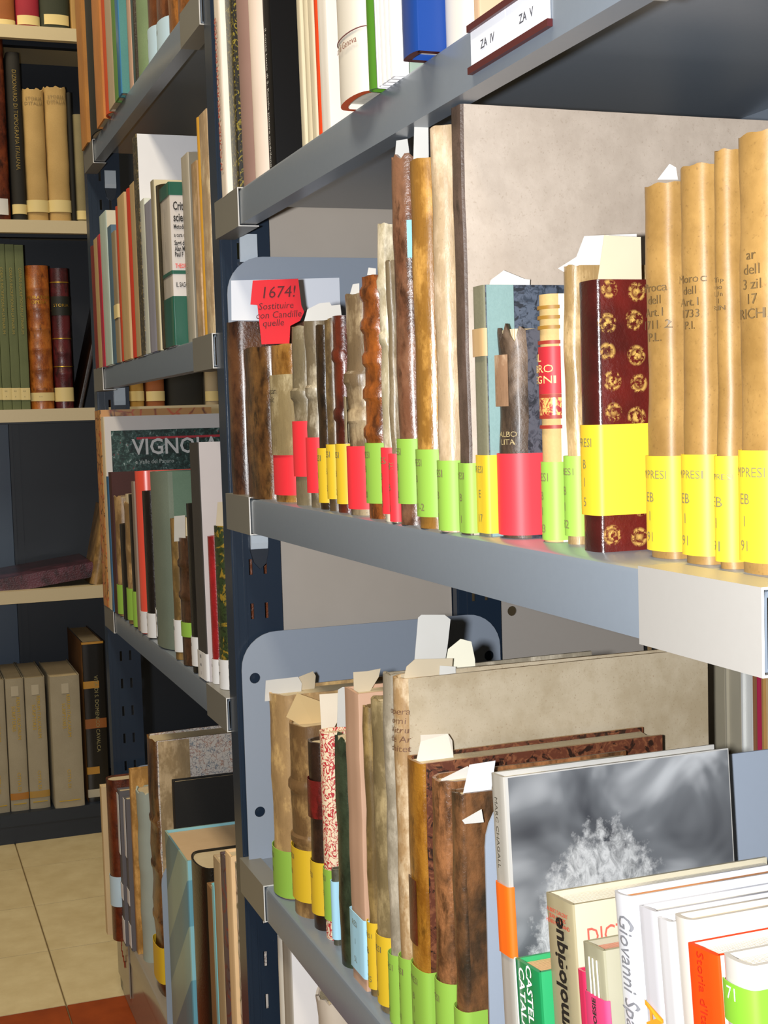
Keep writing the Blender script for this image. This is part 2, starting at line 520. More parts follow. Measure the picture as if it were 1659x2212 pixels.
# bookcase across the end of the aisle
unitC = tag(empty('steel_bookcase'), 'dark bookcase with beige shelf edges across the end of the aisle', 'bookcase')
ZC = [Z0 + .992, Z0 + .518, Z0 + .049, Z0 - .406, Z0 - .972]
CL = M('metal', 'cbbd9c', 'b8aa8a', rough=.42)
CX0, CX1 = -.45, 1.45
for i, z in enumerate(ZC):
    b = MB(); t = .0015
    lp = .0315
    b.extr([(CY, z), (CY + .36, z), (CY + .36, z - t), (CY + .0015, z - t), (CY + .0015, z - lp + t), (CY + .02, z - lp + t), (CY + .02, z - lp), (CY, z - lp)], 'x', CX0, CX1)
    o = b.build('shelf', CL if i < 4 else NAVYF, unitC); fix_normals(o)
    if i < 4: MB().box((CX0, CY + .05, z - .036), (CX1, CY + .075, z - .0016)).build('deck_rib', NAVYF, o)
MB().box((CX0, CY + .006, 0), (CX1, CY + .010, ZC[4] - .03)).build('plinth', NAVYF, unitC)
xg = atY(36, 1000, CY + .33).x
MB().box((CX0, CY + .362, .0), (xg - .012, CY + .366, 2.5)).build('back_panel', M('metal', '51637a', '46586e', rough=.45), unitC)
MB().box((xg - .006, CY + .362, .0), (CX1, CY + .366, 2.5)).build('back_panel', NAVYF, unitC)
MB().box((xg - .016, CY + .335, .0), (xg - .008, CY + .360, 2.5)).box((xg - .008, CY + .350, .0), (xg + .012, CY + .360, 2.5)).build('upright', NAVYF, unitC)
MB().box((CX1, CY, 0), (CX1 + .003, CY + .366, 2.5)).build('side_panel', NAVYF, unitC)
MB().box((CX0 - .003, CY, 0), (CX0, CY + .366, 2.5)).build('side_panel', NAVYF, unitC)


def bookend(label, Y, z, h, x0, x1, mat=PLATE, r=.042, th=.0016):
    """steel end plate with rounded top corners and a hole at each corner, foot under the books"""
    w = x1 - x0
    hs = [circ(.015, h - .052, .0062), circ(.015, h - .052 - .155, .0062), circ(w - .015, h - .052, .0062), circ(w - .015, h - .207, .0062)]
    for q in hs: q.reverse()
    v, f = outline_mesh([rrect(0, 0, w, h, (0, 0, r, r))] + hs, th / 2)
    o = mesh_obj('bookend', [(x0 + p[0], Y + p[2], z + p[1]) for p in v], f, mat, smooth=False); fix_normals(o)
    return tag(o, label, 'bookend', 'steel bookend plates')


bookend('grey steel bookend behind the white card and red note on the middle shelf', 1.502, ZA2, .265, .366, .688)
bookend('grey steel bookend left of the tan vellum book with green band', 1.502, ZA3, .262, .366, .688)
bookend('pale steel bookend the monochrome cover book leans on', .836, ZA3, .250, .368, .688)
bookend('grey steel bookend at the far end of the bottom shelf', 2.470, ZB4, .297, .372, .688)
bookend('grey steel bookend beside the light blue slipcase', 2.032, ZB4, .262, .358, .688)
bookend('warm grey end plate with round hole behind the middle shelf', 1.534, ZD, .268, .705, 1.02, mat=M('metal', 'b2aaa2', 'a39c94', rough=.45), r=.012)

# label holder clipped to the top shelf
lh = tag(empty('shelf_label_holder'), 'white card label holder with maroon rails on the top shelf edge', 'label holder')
pa = atX(1021, 110, FX); pb = atX(1190, 10, FX)
ya, yb = pa.y, pb.y
zl = atX(1021, 152, FX).z; zh = atX(1021, 66, FX).z
ym = atX(1097, 100, FX).y
RAIL = M('card', '4a1a1c', rough=.4)
MB().box((FX - .0035, yb - .002, zl - .003), (FX - .0002, ya + .001, zl + .0012)).build('rail', RAIL, lh)
MB().box((FX - .0035, yb - .002, zh - .0012), (FX - .0002, ya + .001, zh + .003)).build('rail', RAIL, lh)
MB().box((FX - .0012, yb, zl), (FX - .0003, ym - .0004, zh)).build('card', M('card', 'e4e6ee'), lh)
MB().box((FX - .0012, ym + .0004, zl), (FX - .0003, ya, zh)).build('card', M('card', 'e4e6ee'), lh)
for s, y0, y1 in (('ZA  IV', ya, ym), ('ZA  V', ym, yb)):
    v, f = text_mesh(s, .02)
    sz = .0075; yc = (y0 + y1) / 2
    o = mesh_obj('lettering', [(FX - .0016, yc - p[0] * sz, (zl + zh) / 2 - .001 + p[1] * sz) for p in v], f, M('card', '4c4e58'), lh, smooth=False)

# ------------------------------------------------------------------ books
SH = {'A1': (ZA1, .371), 'A2': (ZA2, .377), 'A3': (ZA3, .371), 'B1': (ZB1, .371), 'B2': (ZB2, .371), 'B3': (ZB3, .366), 'B4': (ZB4, .366)}
for i, z in enumerate(ZC): SH['C%d' % i] = (z, CY + .022)
LASTR = {}
LAST = {'A2': 1.4995, 'B1': 2.496, 'B2': 2.496, 'B3': 2.496, 'B4': 2.4675}
BK = {}
DBG = False
PG = M('pages', 'd8c9a8', 'a8916a'); PGW = M('pages', 'e9e4d8', 'c4bcab'); PGD = M('pages', 'b39a70', '7a6240')
CARDS = {'R': 'e8303a', 'Y': 'd6b226', 'G': '8ab444', 'B': 'a8d8f0', 'W': 'd8d8da', 'C': 'dcc98f', 'LB': 'b9d3e2', 'O': 'f06a10'}
PENCIL = M('card', '77704a'); INK = M('card', '2a2622'); GOLD = M('steel', 'c9a040', rough=.35)


def spine_path(t, b, D, flat, nb=3):
    """outer outline of a cover seen from above: far board, spine, near board"""
    pts = []
    for i in range(nb, 0, -1): pts.append((-t / 2, b + (D - b) * i / nb))
    if flat:
        r = b
        arc = [(-t / 2, b), (-t / 2 + r * .3, r * .3), (-t / 2 + r, 0), (-t / 6, 0), (t / 6, 0), (t / 2 - r, 0), (t / 2 - r * .3, r * .3), (t / 2, b)]
    else:
        n = 12
        arc = []
        for i in range(n + 1):
            a = math.pi * (i / n - .5)
            arc.append((t / 2 * math.sin(a), b * (1 - max(0, math.cos(a)) ** .8)))
    i0 = len(pts); pts += arc; i1 = len(pts) - 1
    for i in range(1, nb + 1): pts.append((t / 2, b + (D - b) * i / nb))
    return pts, i0, i1


def pnormals(pts):
    out = []
    for i in range(len(pts)):
        a = pts[max(0, i - 1)]; b = pts[min(len(pts) - 1, i + 1)]
        dx, dy = b[0] - a[0], b[1] - a[1]; l = math.hypot(dx, dy) or 1
        out.append((dy / l * 1.0, -dx / l * 1.0))
    return out


class Bk: pass


def at_s(bk, s):
    """point and normal at arc length s from the middle of the spine"""
    P = bk.pts; S = bk.S
    for i in range(len(P) - 1):
        if S[i] <= s <= S[i + 1] or i == len(P) - 2 or (i == 0 and s < S[0]):
            if s > S[i + 1] and i < len(P) - 2: continue
            d = S[i + 1] - S[i] or 1e-9; f = (s - S[i]) / d
            return (P[i][0] + (P[i + 1][0] - P[i][0]) * f, P[i][1] + (P[i + 1][1] - P[i][1]) * f), bk.N[i] if f < .5 else bk.N[i + 1]
    return P[-1], bk.N[-1]


def band(bk, z0, z1, s0, s1, mat, name='paper_band', off=.0007, th=.0004):
    """strip of paper or cloth stuck round the cover between arc lengths s0 and s1"""
    ss = sorted(set([s0, s1] + [x for x in bk.S if s0 < x < s1]))
    v = []; f = []; n = len(ss)
    for lay in (off + th, off - .0002):
        for z in (z0, z1):
            for s in ss:
                (p, q), nn = at_s(bk, s); v.append((p + nn[0] * lay, q + nn[1] * lay, z))
    for i in range(n - 1):
        f.append((i, i + 1, n + i + 1, n + i)); a = 2 * n
        f.append((a + i + 1, a + i, a + n + i, a + n + i + 1))
        f.append((i + 1, i, a + i, a + i + 1)); f.append((n + i, n + i + 1, a + n + i + 1, a + n + i))
    f.append((0, n, 3 * n, 2 * n)); f.append((2 * n - 1, n - 1, 3 * n - 1, 4 * n - 1))
    return mesh_obj(name, v, f, mat, bk.root, smooth=True, angle=.8)


def lettering(bk, txt, z, size, mat=None, s=0.0, rot=0, bold=0.0, shear=0.0, sx=1.0, off=.0016, name='lettering', parent=None):
    """text wrapped on the spine; rot 90 reads upwards, -90 downwards"""
    v, f = text_mesh(txt, bold, shear); out = []
    for (a, b) in v:
        a *= size * sx; b *= size
        if rot == 90: a, b = -b, a
        elif rot == -90: a, b = b, -a
        (p, q), nn = at_s(bk, s + a); out.append((p + nn[0] * off, q + nn[1] * off, z + b))
    return mesh_obj(name, out, f, mat or INK, parent or bk.root, smooth=False)


def on_board(bk, txt, y, z, size, mat, bold=0.0, sx=1.0, off=.0012, align='l', name='lettering'):
    """text on the board that faces the viewer"""
    v, f = text_mesh(txt, bold); x0 = min(p[0] for p in v) if align == 'l' else 0
    return mesh_obj(name, [(bk.t / 2 + off, y + (p[0] - x0) * size * sx, z + p[1] * size) for p in v], f, mat, bk.root, smooth=False)


def board_patch(bk, y0, y1, z0, z1, mat, off=.0005, name='cover_print', th=.0005):
    return MB().box((bk.t / 2 - .0002, y0, z0), (bk.t / 2 + off, y1, z1)).build(name, mat, bk.root)


def book(sh, label, xl, xr, yr, yt, mat, boards=None, pages=PG, X=None, D=None, lean=0.0, flat=False, bulge=None, wob=0.0,
         cords=(), bd=None, wr=.012, k=None, name='book', cat='book', group=None, c=None, hw=None, sq=.003, snap=True, spw=.0, zb=0.0, thick=None, ragged=0.0, txt=(), tf=None):
    zs, X0 = SH[sh]; zs += zb
    bk = Bk()
    ln = math.radians(lean); wob *= .55
    if sh[0] == 'C':
        Yp = X if X else X0
        a = atY(xl, yr, Yp); b = atY(xr, yr, Yp)
        t = b.x - a.x; ht = atY((xl + xr) / 2, yt, Yp).z - zs
        left = a.x + math.tan(ln) * (a.z - zs)
        org = (left + t / 2, Yp, zs); rz = 0.0
    else:
        prev = LAST.get(sh)
        vl = ray(xl, yr)
        if X is None and snap and prev is not None:
            zz = zs
            Yf = prev - .0006
            # height of the measured point decides how far a leaning book has moved
            for _ in range(3):
                Yt = Yf + math.tan(ln) * (zz - zs)
                Xc = Yt * vl.x / vl.y; zz = CAMH + vl.z * (Yt / vl.y)
            X = Xc
            lo_ = {'B4': .325, 'B1': .338, 'B3': .340, 'A2': .355}.get(sh, X0 - .016)
            if not (lo_ < X < X0 + .05):
                X = min(max(X, lo_), X0 + .05)
                pa = atX(xl, yr, X); Yf = min(Yf, pa.y - math.tan(ln) * (pa.z - zs))
        else:
            X = X or X0
            pa = atX(xl, yr, X); Yf = pa.y - math.tan(ln) * (pa.z - zs)
            prev = LASTR.get(sh, prev)
            if sh in ('A3',) and prev is not None: prev = max(prev, LAST.get(sh, prev))
            if prev is not None and Yf > prev - .0004: Yf = prev - .0004
        pb = atX(xr, yr, X); Yn = pb.y - math.tan(ln) * (pb.z - zs)
        t = max(Yf - Yn, .0035)
        LAST[sh] = Yf - t
        if tf is None: tf = .68 if (not flat and sh in ('A2', 'A3', 'B3', 'B4')) else 1.0
        t = max(t * tf, .0035)
        if thick: t = thick; LAST[sh] = Yf - t
        LASTR[sh] = Yf - t
        ht = (atX((xl + xr) / 2, yt, X).z - zs) / math.cos(ln)
        org = (X, Yf - t / 2, zs + t / 2 * math.sin(ln)); rz = -math.pi / 2
    root = empty(name, org, (0, -ln, rz)); bk.root = root
    tag(root, label, cat, group)
    D = D or min(max(.105, .66 * ht), .265)
    b = bulge if bulge is not None else (.0016 if flat else min(.46 * t, .019))
    b = min(b, t * .5); c = c or min(.0026, t * .16)
    pts, i0, i1 = spine_path(t, b, D, flat)
    # pull the boards together a touch behind the spine
    N = pnormals(pts)
    S = [0.0]
    for i in range(1, len(pts)): S.append(S[-1] + math.dist(pts[i - 1], pts[i]))
    mid = (S[i0] + S[i1]) / 2; S = [s - mid for s in S]
    bk.pts, bk.N, bk.S, bk.t, bk.D, bk.h, bk.b = pts, N, S, t, D, ht, b
    bk.Y = org[1]; bk.X = org[0]; bk.z = zs
    # heights at which the cover is sampled
    if bd and sh[0] != 'C':
        lo, hi = [(atX((xl + xr) / 2, q, X).z - zs) / ht for q in (bd[2], bd[1])]
        cords = tuple(q for q in cords if not lo - .03 < q < hi + .03)
    nz = 14 if wob or ragged else 2
    zl = [ht * i / nz for i in range(nz + 1)]
    for fz in cords:
        zc = fz * ht; zl += [zc - .0065, zc - .003, zc + .003, zc + .0065]
    zl = sorted(z for z in set(zl) if 0 <= z <= ht)
    ph = [random.uniform(0, 6.3) for _ in range(6)]
    inner = []
    for (p, q), n_ in zip(pts, N): inner.append((p - n_[0] * c, q - n_[1] * c))
    inner[0] = (pts[0][0] + c, pts[0][1]); inner[-1] = (pts[-1][0] - c, pts[-1][1])
    n = len(pts); v = []; f = []; mi = []
    for lay, src in ((0, pts), (1, inner)):
        for iz, z in enumerate(zl):
            for i, (p, q) in enumerate(src):
                zz = z; dx = dy = 0
                sp = i0 <= i <= i1
                if wob:
                    w1 = wob * (math.sin(z * 61 + ph[0]) + .6 * math.sin(z * 140 + ph[1]))
                    dy = w1 * (1 if sp else .0); dx = wob * .6 * math.sin(z * 47 + ph[2])
                    if sp: dx += wob * .5 * math.sin(z * 90 + i * .9 + ph[3])
                    if iz == len(zl) - 1: zz += wob * 1.3 * math.sin(i * 1.3 + ph[4])
                if ragged and iz == len(zl) - 1 and sp: zz -= ragged * (.5 + .5 * math.sin(i * 1.9 + ph[5]))
                if ragged and sp and iz == len(zl) - 2: zz -= ragged * .5
                if sp and i0 < i < i1:
                    for fz in cords:
                        if abs(z - fz * ht) < .0045: dy -= (.6 if sh[0] == 'C' else 1) * min(.0024, .14 * b + .0008)
                v.append((p + dx, q + dy, zz))
    nzl = len(zl); L_ = n * nzl
    spz = spw
    for iz in range(nzl - 1):
        for i in range(n - 1):
            a = iz * n + i; bq = a + n
            s_m = (S[i] + S[i + 1]) / 2
            bm_ = 1 if (boards and (i < i0 or i >= i1) and (abs(s_m) > S[i1] + spz)) else 0
            f.append((a, a + 1, bq + 1, bq)); mi.append(bm_)
            f.append((L_ + a + 1, L_ + a, L_ + bq, L_ + bq + 1)); mi.append(bm_)
        a = iz * n; bq = a + n
        f.append((a + n, L_ + a + n, L_ + a, a)); mi.append(0)
        f.append((a + n - 1, L_ + a + n - 1, L_ + bq + n - 1, bq + n - 1)); mi.append(0)
    top = (nzl - 1) * n
    for i in range(n - 1):
        f.append((top + i, top + i + 1, L_ + top + i + 1, L_ + top + i)); mi.append(0)
        f.append((i + 1, i, L_ + i, L_ + i + 1)); mi.append(0)
    bk.cover = mesh_obj('cover', v, f, [mat, boards or mat], root, mi)
    # page block: follows the curve of the spine on the inside
    e = .0004; sq = min(sq, .01)
    pv = [(max(min(p, t / 2 - c - e), -t / 2 + c + e), q + c + .0006) for (p, q) in pts[i0:i1 + 1]]
    fore = D - max(.003, sq)
    poly = [(-t / 2 + c + e, fore)] + pv + [(t / 2 - c - e, fore)] + [(0, fore - .0025)]
    if t > .006:
        mb = MB(); mb.extr(poly, 'z', max(.0005, sq), ht - sq)
        o = mb.build('page_block', pages, root); fix_normals(o)
    if bd:
        cl, y0, y1 = bd[:3]
        Xq = X
        def zz_(py):
            if sh[0] == 'C': return atY((xl + xr) / 2, py, X or X0).z - zs
            return (atX((xl + xr) / 2, py, Xq).z - zs) / math.cos(ln)
        za, zb2 = max(zz_(y1), .0012), min(zz_(y0), ht - .001)
        off = .0009 + 2.2 * wob
        if cl == 'C' or cl == 'W': s0, s1 = max(S[0] + .001, -t * .5 - .002), min(S[-1] - .001, t * .5 + .002)
        else: s0, s1 = S[i0] - wr, S[i1] + wr
        if len(bd) > 3: s0, s1 = S[i0] + bd[3] * (S[i1] - S[i0]), S[i0] + bd[4] * (S[i1] - S[i0])
        o = band(bk, za, zb2, s0, s1, M('card', CARDS[cl]), off=off, name='call_label' if cl in 'CW' else 'paper_band')
        if hw:
            hh = zb2 - za
            lines = hw if isinstance(hw, (list, tuple)) else ['OMPRESI', hw[:1], 'I', hw[1:]]
            for q, s in enumerate(lines):
                fz = [.80, .56, .36, .14][q] if len(lines) == 4 else 1 - (q + .6) / (len(lines) + .2)
                sz = min(.0075, hh * .17, (S[i1] - S[i0]) / (len(s) * .62 + .4))
                lettering(bk, s, za + hh * fz, sz, PENCIL if cl not in 'W' else INK, s=-.1 * t, off=off + .0006, name='handwriting' if cl not in 'CW' else 'print')
    bk.c = c
    if DBG: print('BOOK', label[:40], 'X %.3f Yf %.3f t %.4f h %.3f' % (X or 0, (LAST.get(sh) or 0), t, ht))
    for q in txt:
        lettering(bk, *q[:3], **q[3])
    if k: BK[k] = bk
    return bk


def zy(bk, px, py):
    """height on the spine of a book of a measured point"""
    return atX(px, py, bk.X).z - bk.z


def slip(label, k, pts, mat=None, dy=0.0, name='paper_slip', cat='paper slip', curl=0.0, group='paper slips in the books', Y=None):
    """sheet of paper standing in a book: outline given as points on the plane of that book's pages"""
    Yp = (Y if Y is not None else BK[k].Y) + dy
    P = [atY(a, b, Yp) for a, b in pts]
    n = len(P); zmin = min(p.z for p in P); zmax = max(p.z for p in P)
    v = []; th = .00035
    for s in (-th / 2, th / 2):
        for p in P:
            q = (p.z - zmin) / max(1e-6, zmax - zmin)
            v.append((p.x, Yp + s - curl * q * q, p.z))
    f = [tuple(range(n)), tuple(range(n, 2 * n))[::-1]]
    for i in range(n):
        j = (i + 1) % n; f.append((i, n + i, n + j, j))
    o = mesh_obj(name, v, f, mat or M('paper', 'efece4', 'dcd6c8'), smooth=False); fix_normals(o)
    return tag(o, label, cat, group)

V = lambda a, b=None, c=None, **k: M('vellum', a, b, c, **k)
LE = lambda a, b=None, c=None, **k: M('leather', a, b, c, **k)
CLO = lambda a, b=None, **k: M('cloth', a, b, **k)
GL = lambda a, b=None, **k: M('gloss', a, b, **k)
PA = lambda a, b=None, **k: M('paper', a, b, **k)
gA2 = 'old books on the middle shelf'; gA3 = 'old books on the lower shelf'; gA1 = 'books on the top shelf of the near unit'
gA3b = 'modern books leaning on the lower shelf'
gB1 = 'books on the upper shelf of the second unit'; gB2 = 'books on the second shelf of the second unit'
gB3 = 'books on the third shelf of the second unit'; gB4 = 'books on the bottom shelf of the second unit'
gC = 'volumes in the far bookcase'; gD = 'books seen from behind on the back shelf'

# ---- middle shelf of the near unit (far end first)
def a2(*a, **k): return book('A2', *a, group=gA2, **k)
a2('tall dark brown leather book against the bookend, first on the middle shelf', 489, 515, 900, 693, LE('4a2c1c', '2a1710', '6a4428'), D=.20, wob=.0005, k='a1')
a2('shorter scuffed brown leather book with pale worn joint, second on the middle shelf', 518, 577, 900, 749, LE('5a3a1c', '33200f', '8a6030'), D=.15, wob=.0008, k='a2')
b = a2('old book with brown leather top and pale vellum label, red band', 579, 627, 900, 743, LE('9a6a2c', '6f4718', 'b48440'), bd=('R', 962, 1069), hw=['', '', '', ''][:0] or None, wob=.0006, X=.367, k='a3')
band(b, b.h * .30, b.h * .81, b.S[4], b.S[-5], V('b7a884', '8f7d58'), name='title_label', off=.0026)
lettering(b, 'giordan\npolit', b.h * .68, .0085, INK, off=.0042, shear=.2)
a2('grey vellum book with a high red band, left of a knobbly twin', 627, 658, 900, 703, V('a89c84', '776a50'), bd=('R', 910, 1029), wob=.0008, cords=(.62,), k='a4')
a2('knobbly grey vellum book with low red band', 658, 682, 900, 690, V('b0a48c', '6f614a'), bd=('R', 945, 1064), wob=.0012, cords=(.3, .62), k='a5')
a2('thin dark brown book with pale torn vellum patch and yellow band', 682, 702, 900, 700, LE('3c2a16', '23170c'), boards=V('b7a98c', '8a7858'), bd=('Y', 968, 1085), hw=['RESI', 'I', '2'], wob=.0006, k='a6')
a2('thin olive brown book with narrow yellow band', 702, 719, 900, 686, V('7a6440', '54422a'), bd=('Y', 960, 1077), hw=['RESI', 'B', 'S'], wob=.0006, k='a7')
a2('dark red leather book with gilt lines and yellow band', 719, 742, 900, 680, LE('4a1c10', '2c100a', '6a2a14'), bd=('Y', 959, 1088), hw=['RESI', 'B', '2'], cords=(.2, .5, .8), k='a8')
b = a2('mottled grey brown vellum book with red band right of three yellow bands', 742, 784, 900, 632, V('a08c6c', '6e5a40', '4a3a28'), bd=('R', 964, 1099), wob=.0012, cords=(.45, .62), k='a9')
band(b, b.h * .33, b.h * .54, b.S[4], 0.001, V('b9ad92', '9c8e70'), name='title_label', off=.0034)
a2('chestnut leather book with heavy raised bands and green band', 780, 823, 900, 592, LE('8a4a1c', '4a260e', 'a85c20'), bd=('G', 957, 1087), hw=['PRESI', 'B', 'I', '20'], cords=(.36, .52, .66, .80, .93), wob=.0006, k='a10')
a2('thin pale vellum book tied with a cord, narrow red band', 822, 841, 900, 478, V('cfc4ac', 'a39678'), bd=('R', 967, 1109), hw=['RES', 'B', 'I', '9'], wob=.0010, cords=(.26, .62, .80), k='a11')
a2('thin greyish vellum book with red band beside brown mottled tall book', 840, 852, 900, 560, V('a09078', '75654c'), bd=('R', 980, 1127), hw=['RE', 'B', '1'], wob=.0010, k='a12')
b = a2('tall brown mottled leather book with green band and small blue label', 851, 890, 900, 322, LE('6e4630', '452a1a', '8a6248'), bd=('G', 948, 1088), hw=['RESI', 'B', 'I', '2'], wob=.0007, ragged=.004, k='a13')
band(b, b.h * .72, b.h * .82, b.S[-5] - .002, b.S[-4] + .008, M('card', '7fb8c4'), name='blue_label', off=.0024)
a2('tall golden brown glossy vellum book with green band', 889, 936, 900, 334, V('b88a44', '8a6026', coat=.4, rough=.3), bd=('G', 971, 1116), hw=['PRESI', 'B', 'I', '19/1-2'], wob=.0005, k='a14')
a2('tall smooth pale beige vellum book with green band', 937, 974, 900, 262, V('cbb59a', 'b09878'), bd=('G', 995, 1146), hw=['RESI', 'B', 'I'], wob=.0004, D=.24, k='a15')
fol = a2('very tall folio with dark spine and wide pale parchment board', 988, 1009, 900, 220, LE('5c4a40', '4a3a30', rough=.5, coat=.0), boards=M('parch', 'b0a294', 'a09284', '8a7a68'), bd=('G', 1000, 1155), hw=['RESI', 'B', 'I'], D=.292, wob=.0004, flat=True, bulge=.003, k='a16')
a2('slim book with olive spine, teal corner and dark marbled board, yellow band', 1027, 1050, 900, 616, CLO('77745c', '5c5a46'), boards=M('marble', '2c3440', '4a5260', '20242c', s=140), spw=.02, flat=True, bd=('Y', 983, 1150), hw=['RESI', 'E', '17'], D=.17, k='a17')
band(BK['a17'], BK['a17'].h * .72, BK['a17'].h * .83, BK['a17'].S[3], BK['a17'].S[-4], M('card', 'b49468'), name='title_label', off=.001)
band(BK['a17'], .0, BK['a17'].h, BK['a17'].S[-4] + .0005, BK['a17'].S[-4] + .020, CLO('7f9a98', '6a8482'), name='cloth_joint', off=.0006)
b = a2('worn book with torn off spine top and broad red band', 1066, 1122, 900, 700, LE('4a3a2c', '2a2019', '8a7460', coat=.05, rough=.5), boards=M('marble', '33343c', '4c4c54', '25262c', s=150), bd=('R', 980, 1155), D=.15, wob=.0010, ragged=.012, k='a18')
band(b, b.h * .62, b.h * .86, -.002, .009, V('b9a084', '8a6a50'), name='torn_lining', off=.003)
lettering(b, 'ALBO\nLITA', b.h * .47, .0050, M('card', '9c8a62'), off=.0024, s=.007)
b = a2('cream and red decorated spine with gold lines and green band', 1161, 1200, 900, 634, CLO('bc9e68', 'a88a56'), boards=PA('cfc6b2'), bd=('G', 998, 1170), hw=['RESI', 'B', 'I', '83'], D=.13, X=.386, k='a19')
band(b, b.h * .60, b.h * .79, b.S[3], b.S[-4], M('card', 'a8202a'), name='title_label', off=.001)
for q in (.585, .80, .86, .90, .94, .50, .46): band(b, b.h * q, b.h * q + .0022, b.S[3], b.S[-4], M('card', '8a2a1c' if q < .84 else '8a6420'), name='gilt_rule', off=.001)
band(b, b.h * .50, b.h * .585, b.S[3], b.S[-4], M('marble', 'a8202a', 'c9a45c', '8a1820', s=260), name='ornament', off=.0009)
lettering(b, 'IL\nLIBRO\nDEGNI', b.h * .70, .0068, M('card', 'e2c07a'), off=.0026)
a2('round backed vellum book with papers on top, green band', 1215, 1249, 900, 572, V('b49a70', '8a7048'), bd=('G', 985, 1157), hw=['PRESI', 'B', 'I', '82'], D=.16, wob=.0008, k='a20')
gilt = M('gilt', '541612', '3c110e', 'b08c48', s=58)
a2('dark red leather book stamped with gold flowers, broad yellow band', 1249, 1308, 900, 604, M('gilt', '3c100d', '2a0a08', '9a7438', s=58), boards=gilt, bd=('Y', 918, 1113), hw=['PRESI', 'B', 'I', '5'], D=.16, bulge=.004, wr=.05, X=.379, k='a21')  # spine a darker copy of the board leather, shade put into its colour
VC = ('95733f', '7b5c2d')
for (xl, xr, yt, y0, y1, ds, ky, tx) in ((1388, 1465, 393, 985, 1190, 'first', 'a22', 'Proca\ndell\nArt.1\n1711 2\nP.L.'), (1465, 1540, 352, 982, 1200, 'second', 'a23', 'Moroc\ndell\nArt.1\n1733\nP.I.'),
                                        (1540, 1587, 320, 985, 1213, 'third', 'a24', 'Tip\nno\nUn\n1\nRIN'), (1587, 1690, 280, 973, 1216, 'fourth and nearest', 'a25', 'ar\ndell\n3 zil\n17\nRICH.')):
    b = a2('%s of four matching tan vellum volumes with yellow bands' % ds, xl, xr, 900, yt, M('parch', *VC, '5e4420'), bd=('Y', y0, y1), hw=['OMPRESI', 'EB', 'I', '91'], wob=.0007, D=.17, bulge=.007, X=.391 if ky == 'a22' else None, k=ky)
    lettering(b, tx, b.h * .66, min(.0105, b.t * .27), M('card', '5c482a'), off=.0024, s=b.t * .16)

# ---- top shelf of the near unit
def a1(*a, **k):
    k.setdefault('lean', 1.6)
    return book('A1', *a, group=gA1, **k)
RT = M('card', 'a84434')
b = a1('slim white book with red spine lettering, first on the top shelf', 465, 475, 100, -250, PA('d8cbbb'), boards=PA('ece8dc'), flat=True, D=.2, X=.3575)
lettering(b, 'IV CODEX PSEUDONI PROVERB', b.h * .34, .0115, RT, rot=90, bold=.02)
a1('thin black book with gold speckled spine', 489, 504, 100, -280, M('marble', '14120e', '1e1a10', '8a7a20', s=300), flat=True)
a1('mauve spined book with tan torn edge', 505, 527, 100, -300, PA('8e7066', '7c5e54'), boards=V('bfa070', 'a08050'))
a1('tall cream paper bound book with torn patch', 529, 557, 100, -350, PA('e8d6c8', 'd4bfae'), boards=PA('d8c29c', 'c4ac84'), D=.2)
b = a1('tall glossy black book with white spine lettering', 570, 586, 100, -300, GL('0a0a0c', '060608', rough=.5, coat=.0, spec=.12), flat=True, D=.24)
lettering(b, 'il conte Lucio di S. Rosalia pittore madrileno', b.h * .25, .0075, M('card', 'd8d8d4'), rot=-90)
CR_ = PA('dcd0b4', 'c8ba98')
a1('cream booklet beside the tall black book', 643, 651, 100, -80, CR_, flat=True)
a1('cream booklet with pencilled spine, middle of three', 652, 666, 100, -80, PA('d8ccae', 'bfae8c'), flat=False)
a1('cream booklet left of the orange red spine', 667, 677, 100, -80, CR_, flat=True)
a1('thin orange red booklet on the top shelf', 677, 688, 100, -150, GL('e2481c', 'c83c14'), flat=False)
a1('white booklet right of the orange red one', 688, 707, 100, -150, PA('e8e2da', 'd6cec4'), flat=True)
b = a1('thick round white book with orange lining jutting over the shelf edge', 715, 772, 100, -350, GL('e6dfd2', 'd8d0c2'), X=.346, pages=PGW, sq=.004, c=.006, D=.19, bulge=.012, k='wr')
b.cover.data.materials.append(M('card', 'c8501c'))
for p in b.cover.data.polygons:
    if abs(p.normal.z) > .8: p.material_index = 2
lettering(b, 'VALLE\nUGO\nROGEGI', .10, .012, M('card', 'b0a08c'), s=-.01)
lettering(b, 'ca di Genova', .040, .0075, M('card', '8a5a50'), s=.004)
band(b, .0475, .0482, b.S[3], b.S[-4], M('card', '6a3a3c'), name='rule', off=.0006)
b = a1('glossy green plastic bound booklet', 784, 801, 100, -200, GL('4a7a24', '35601a', rough=.15), bulge=.006, X=.352, D=.2)
for i in range(5):
    a1('white stapled booklet, %s of five right of the green binding' % ('first', 'second', 'third', 'fourth', 'last')[i], 801 + i * 9.6, 810 + i * 9.6, 100, -120, PA('f0eef0', 'e2e0e4'), flat=True, D=.17)
a1('thin grey green book left of the thick blue book', 851, 861, 100, -260, PA('8a9a8c', '748476'), flat=True, X=.366, lean=1.0)
b = a1('thick blue cloth book with maroon lining jutting over the shelf edge', 863, 896, 100, -300, GL('163e86', '0f2f6c'), boards=GL('183f88', '10306e'), X=.345, D=.2, c=.006, bulge=.004, pages=PGW, sq=.004, lean=.8)
b.cover.data.materials.append(M('card', '4a1618'))
for p in b.cover.data.polygons:
    if abs(p.normal.z) > .8: p.material_index = 2
band(b, .058, .10, b.S[3], b.S[6], PA('d8d8dc'), name='call_label', off=.0008)
a1('white thick book right of the blue one', 953, 1010, 60, -300, GL('e9e4d8', 'd8d2c6'), lean=.6, bulge=.005)
a1('thin tan booklet near the label holder', 1022, 1036, 30, -260, PA('c8a888', 'b49474'), flat=True, lean=.4)
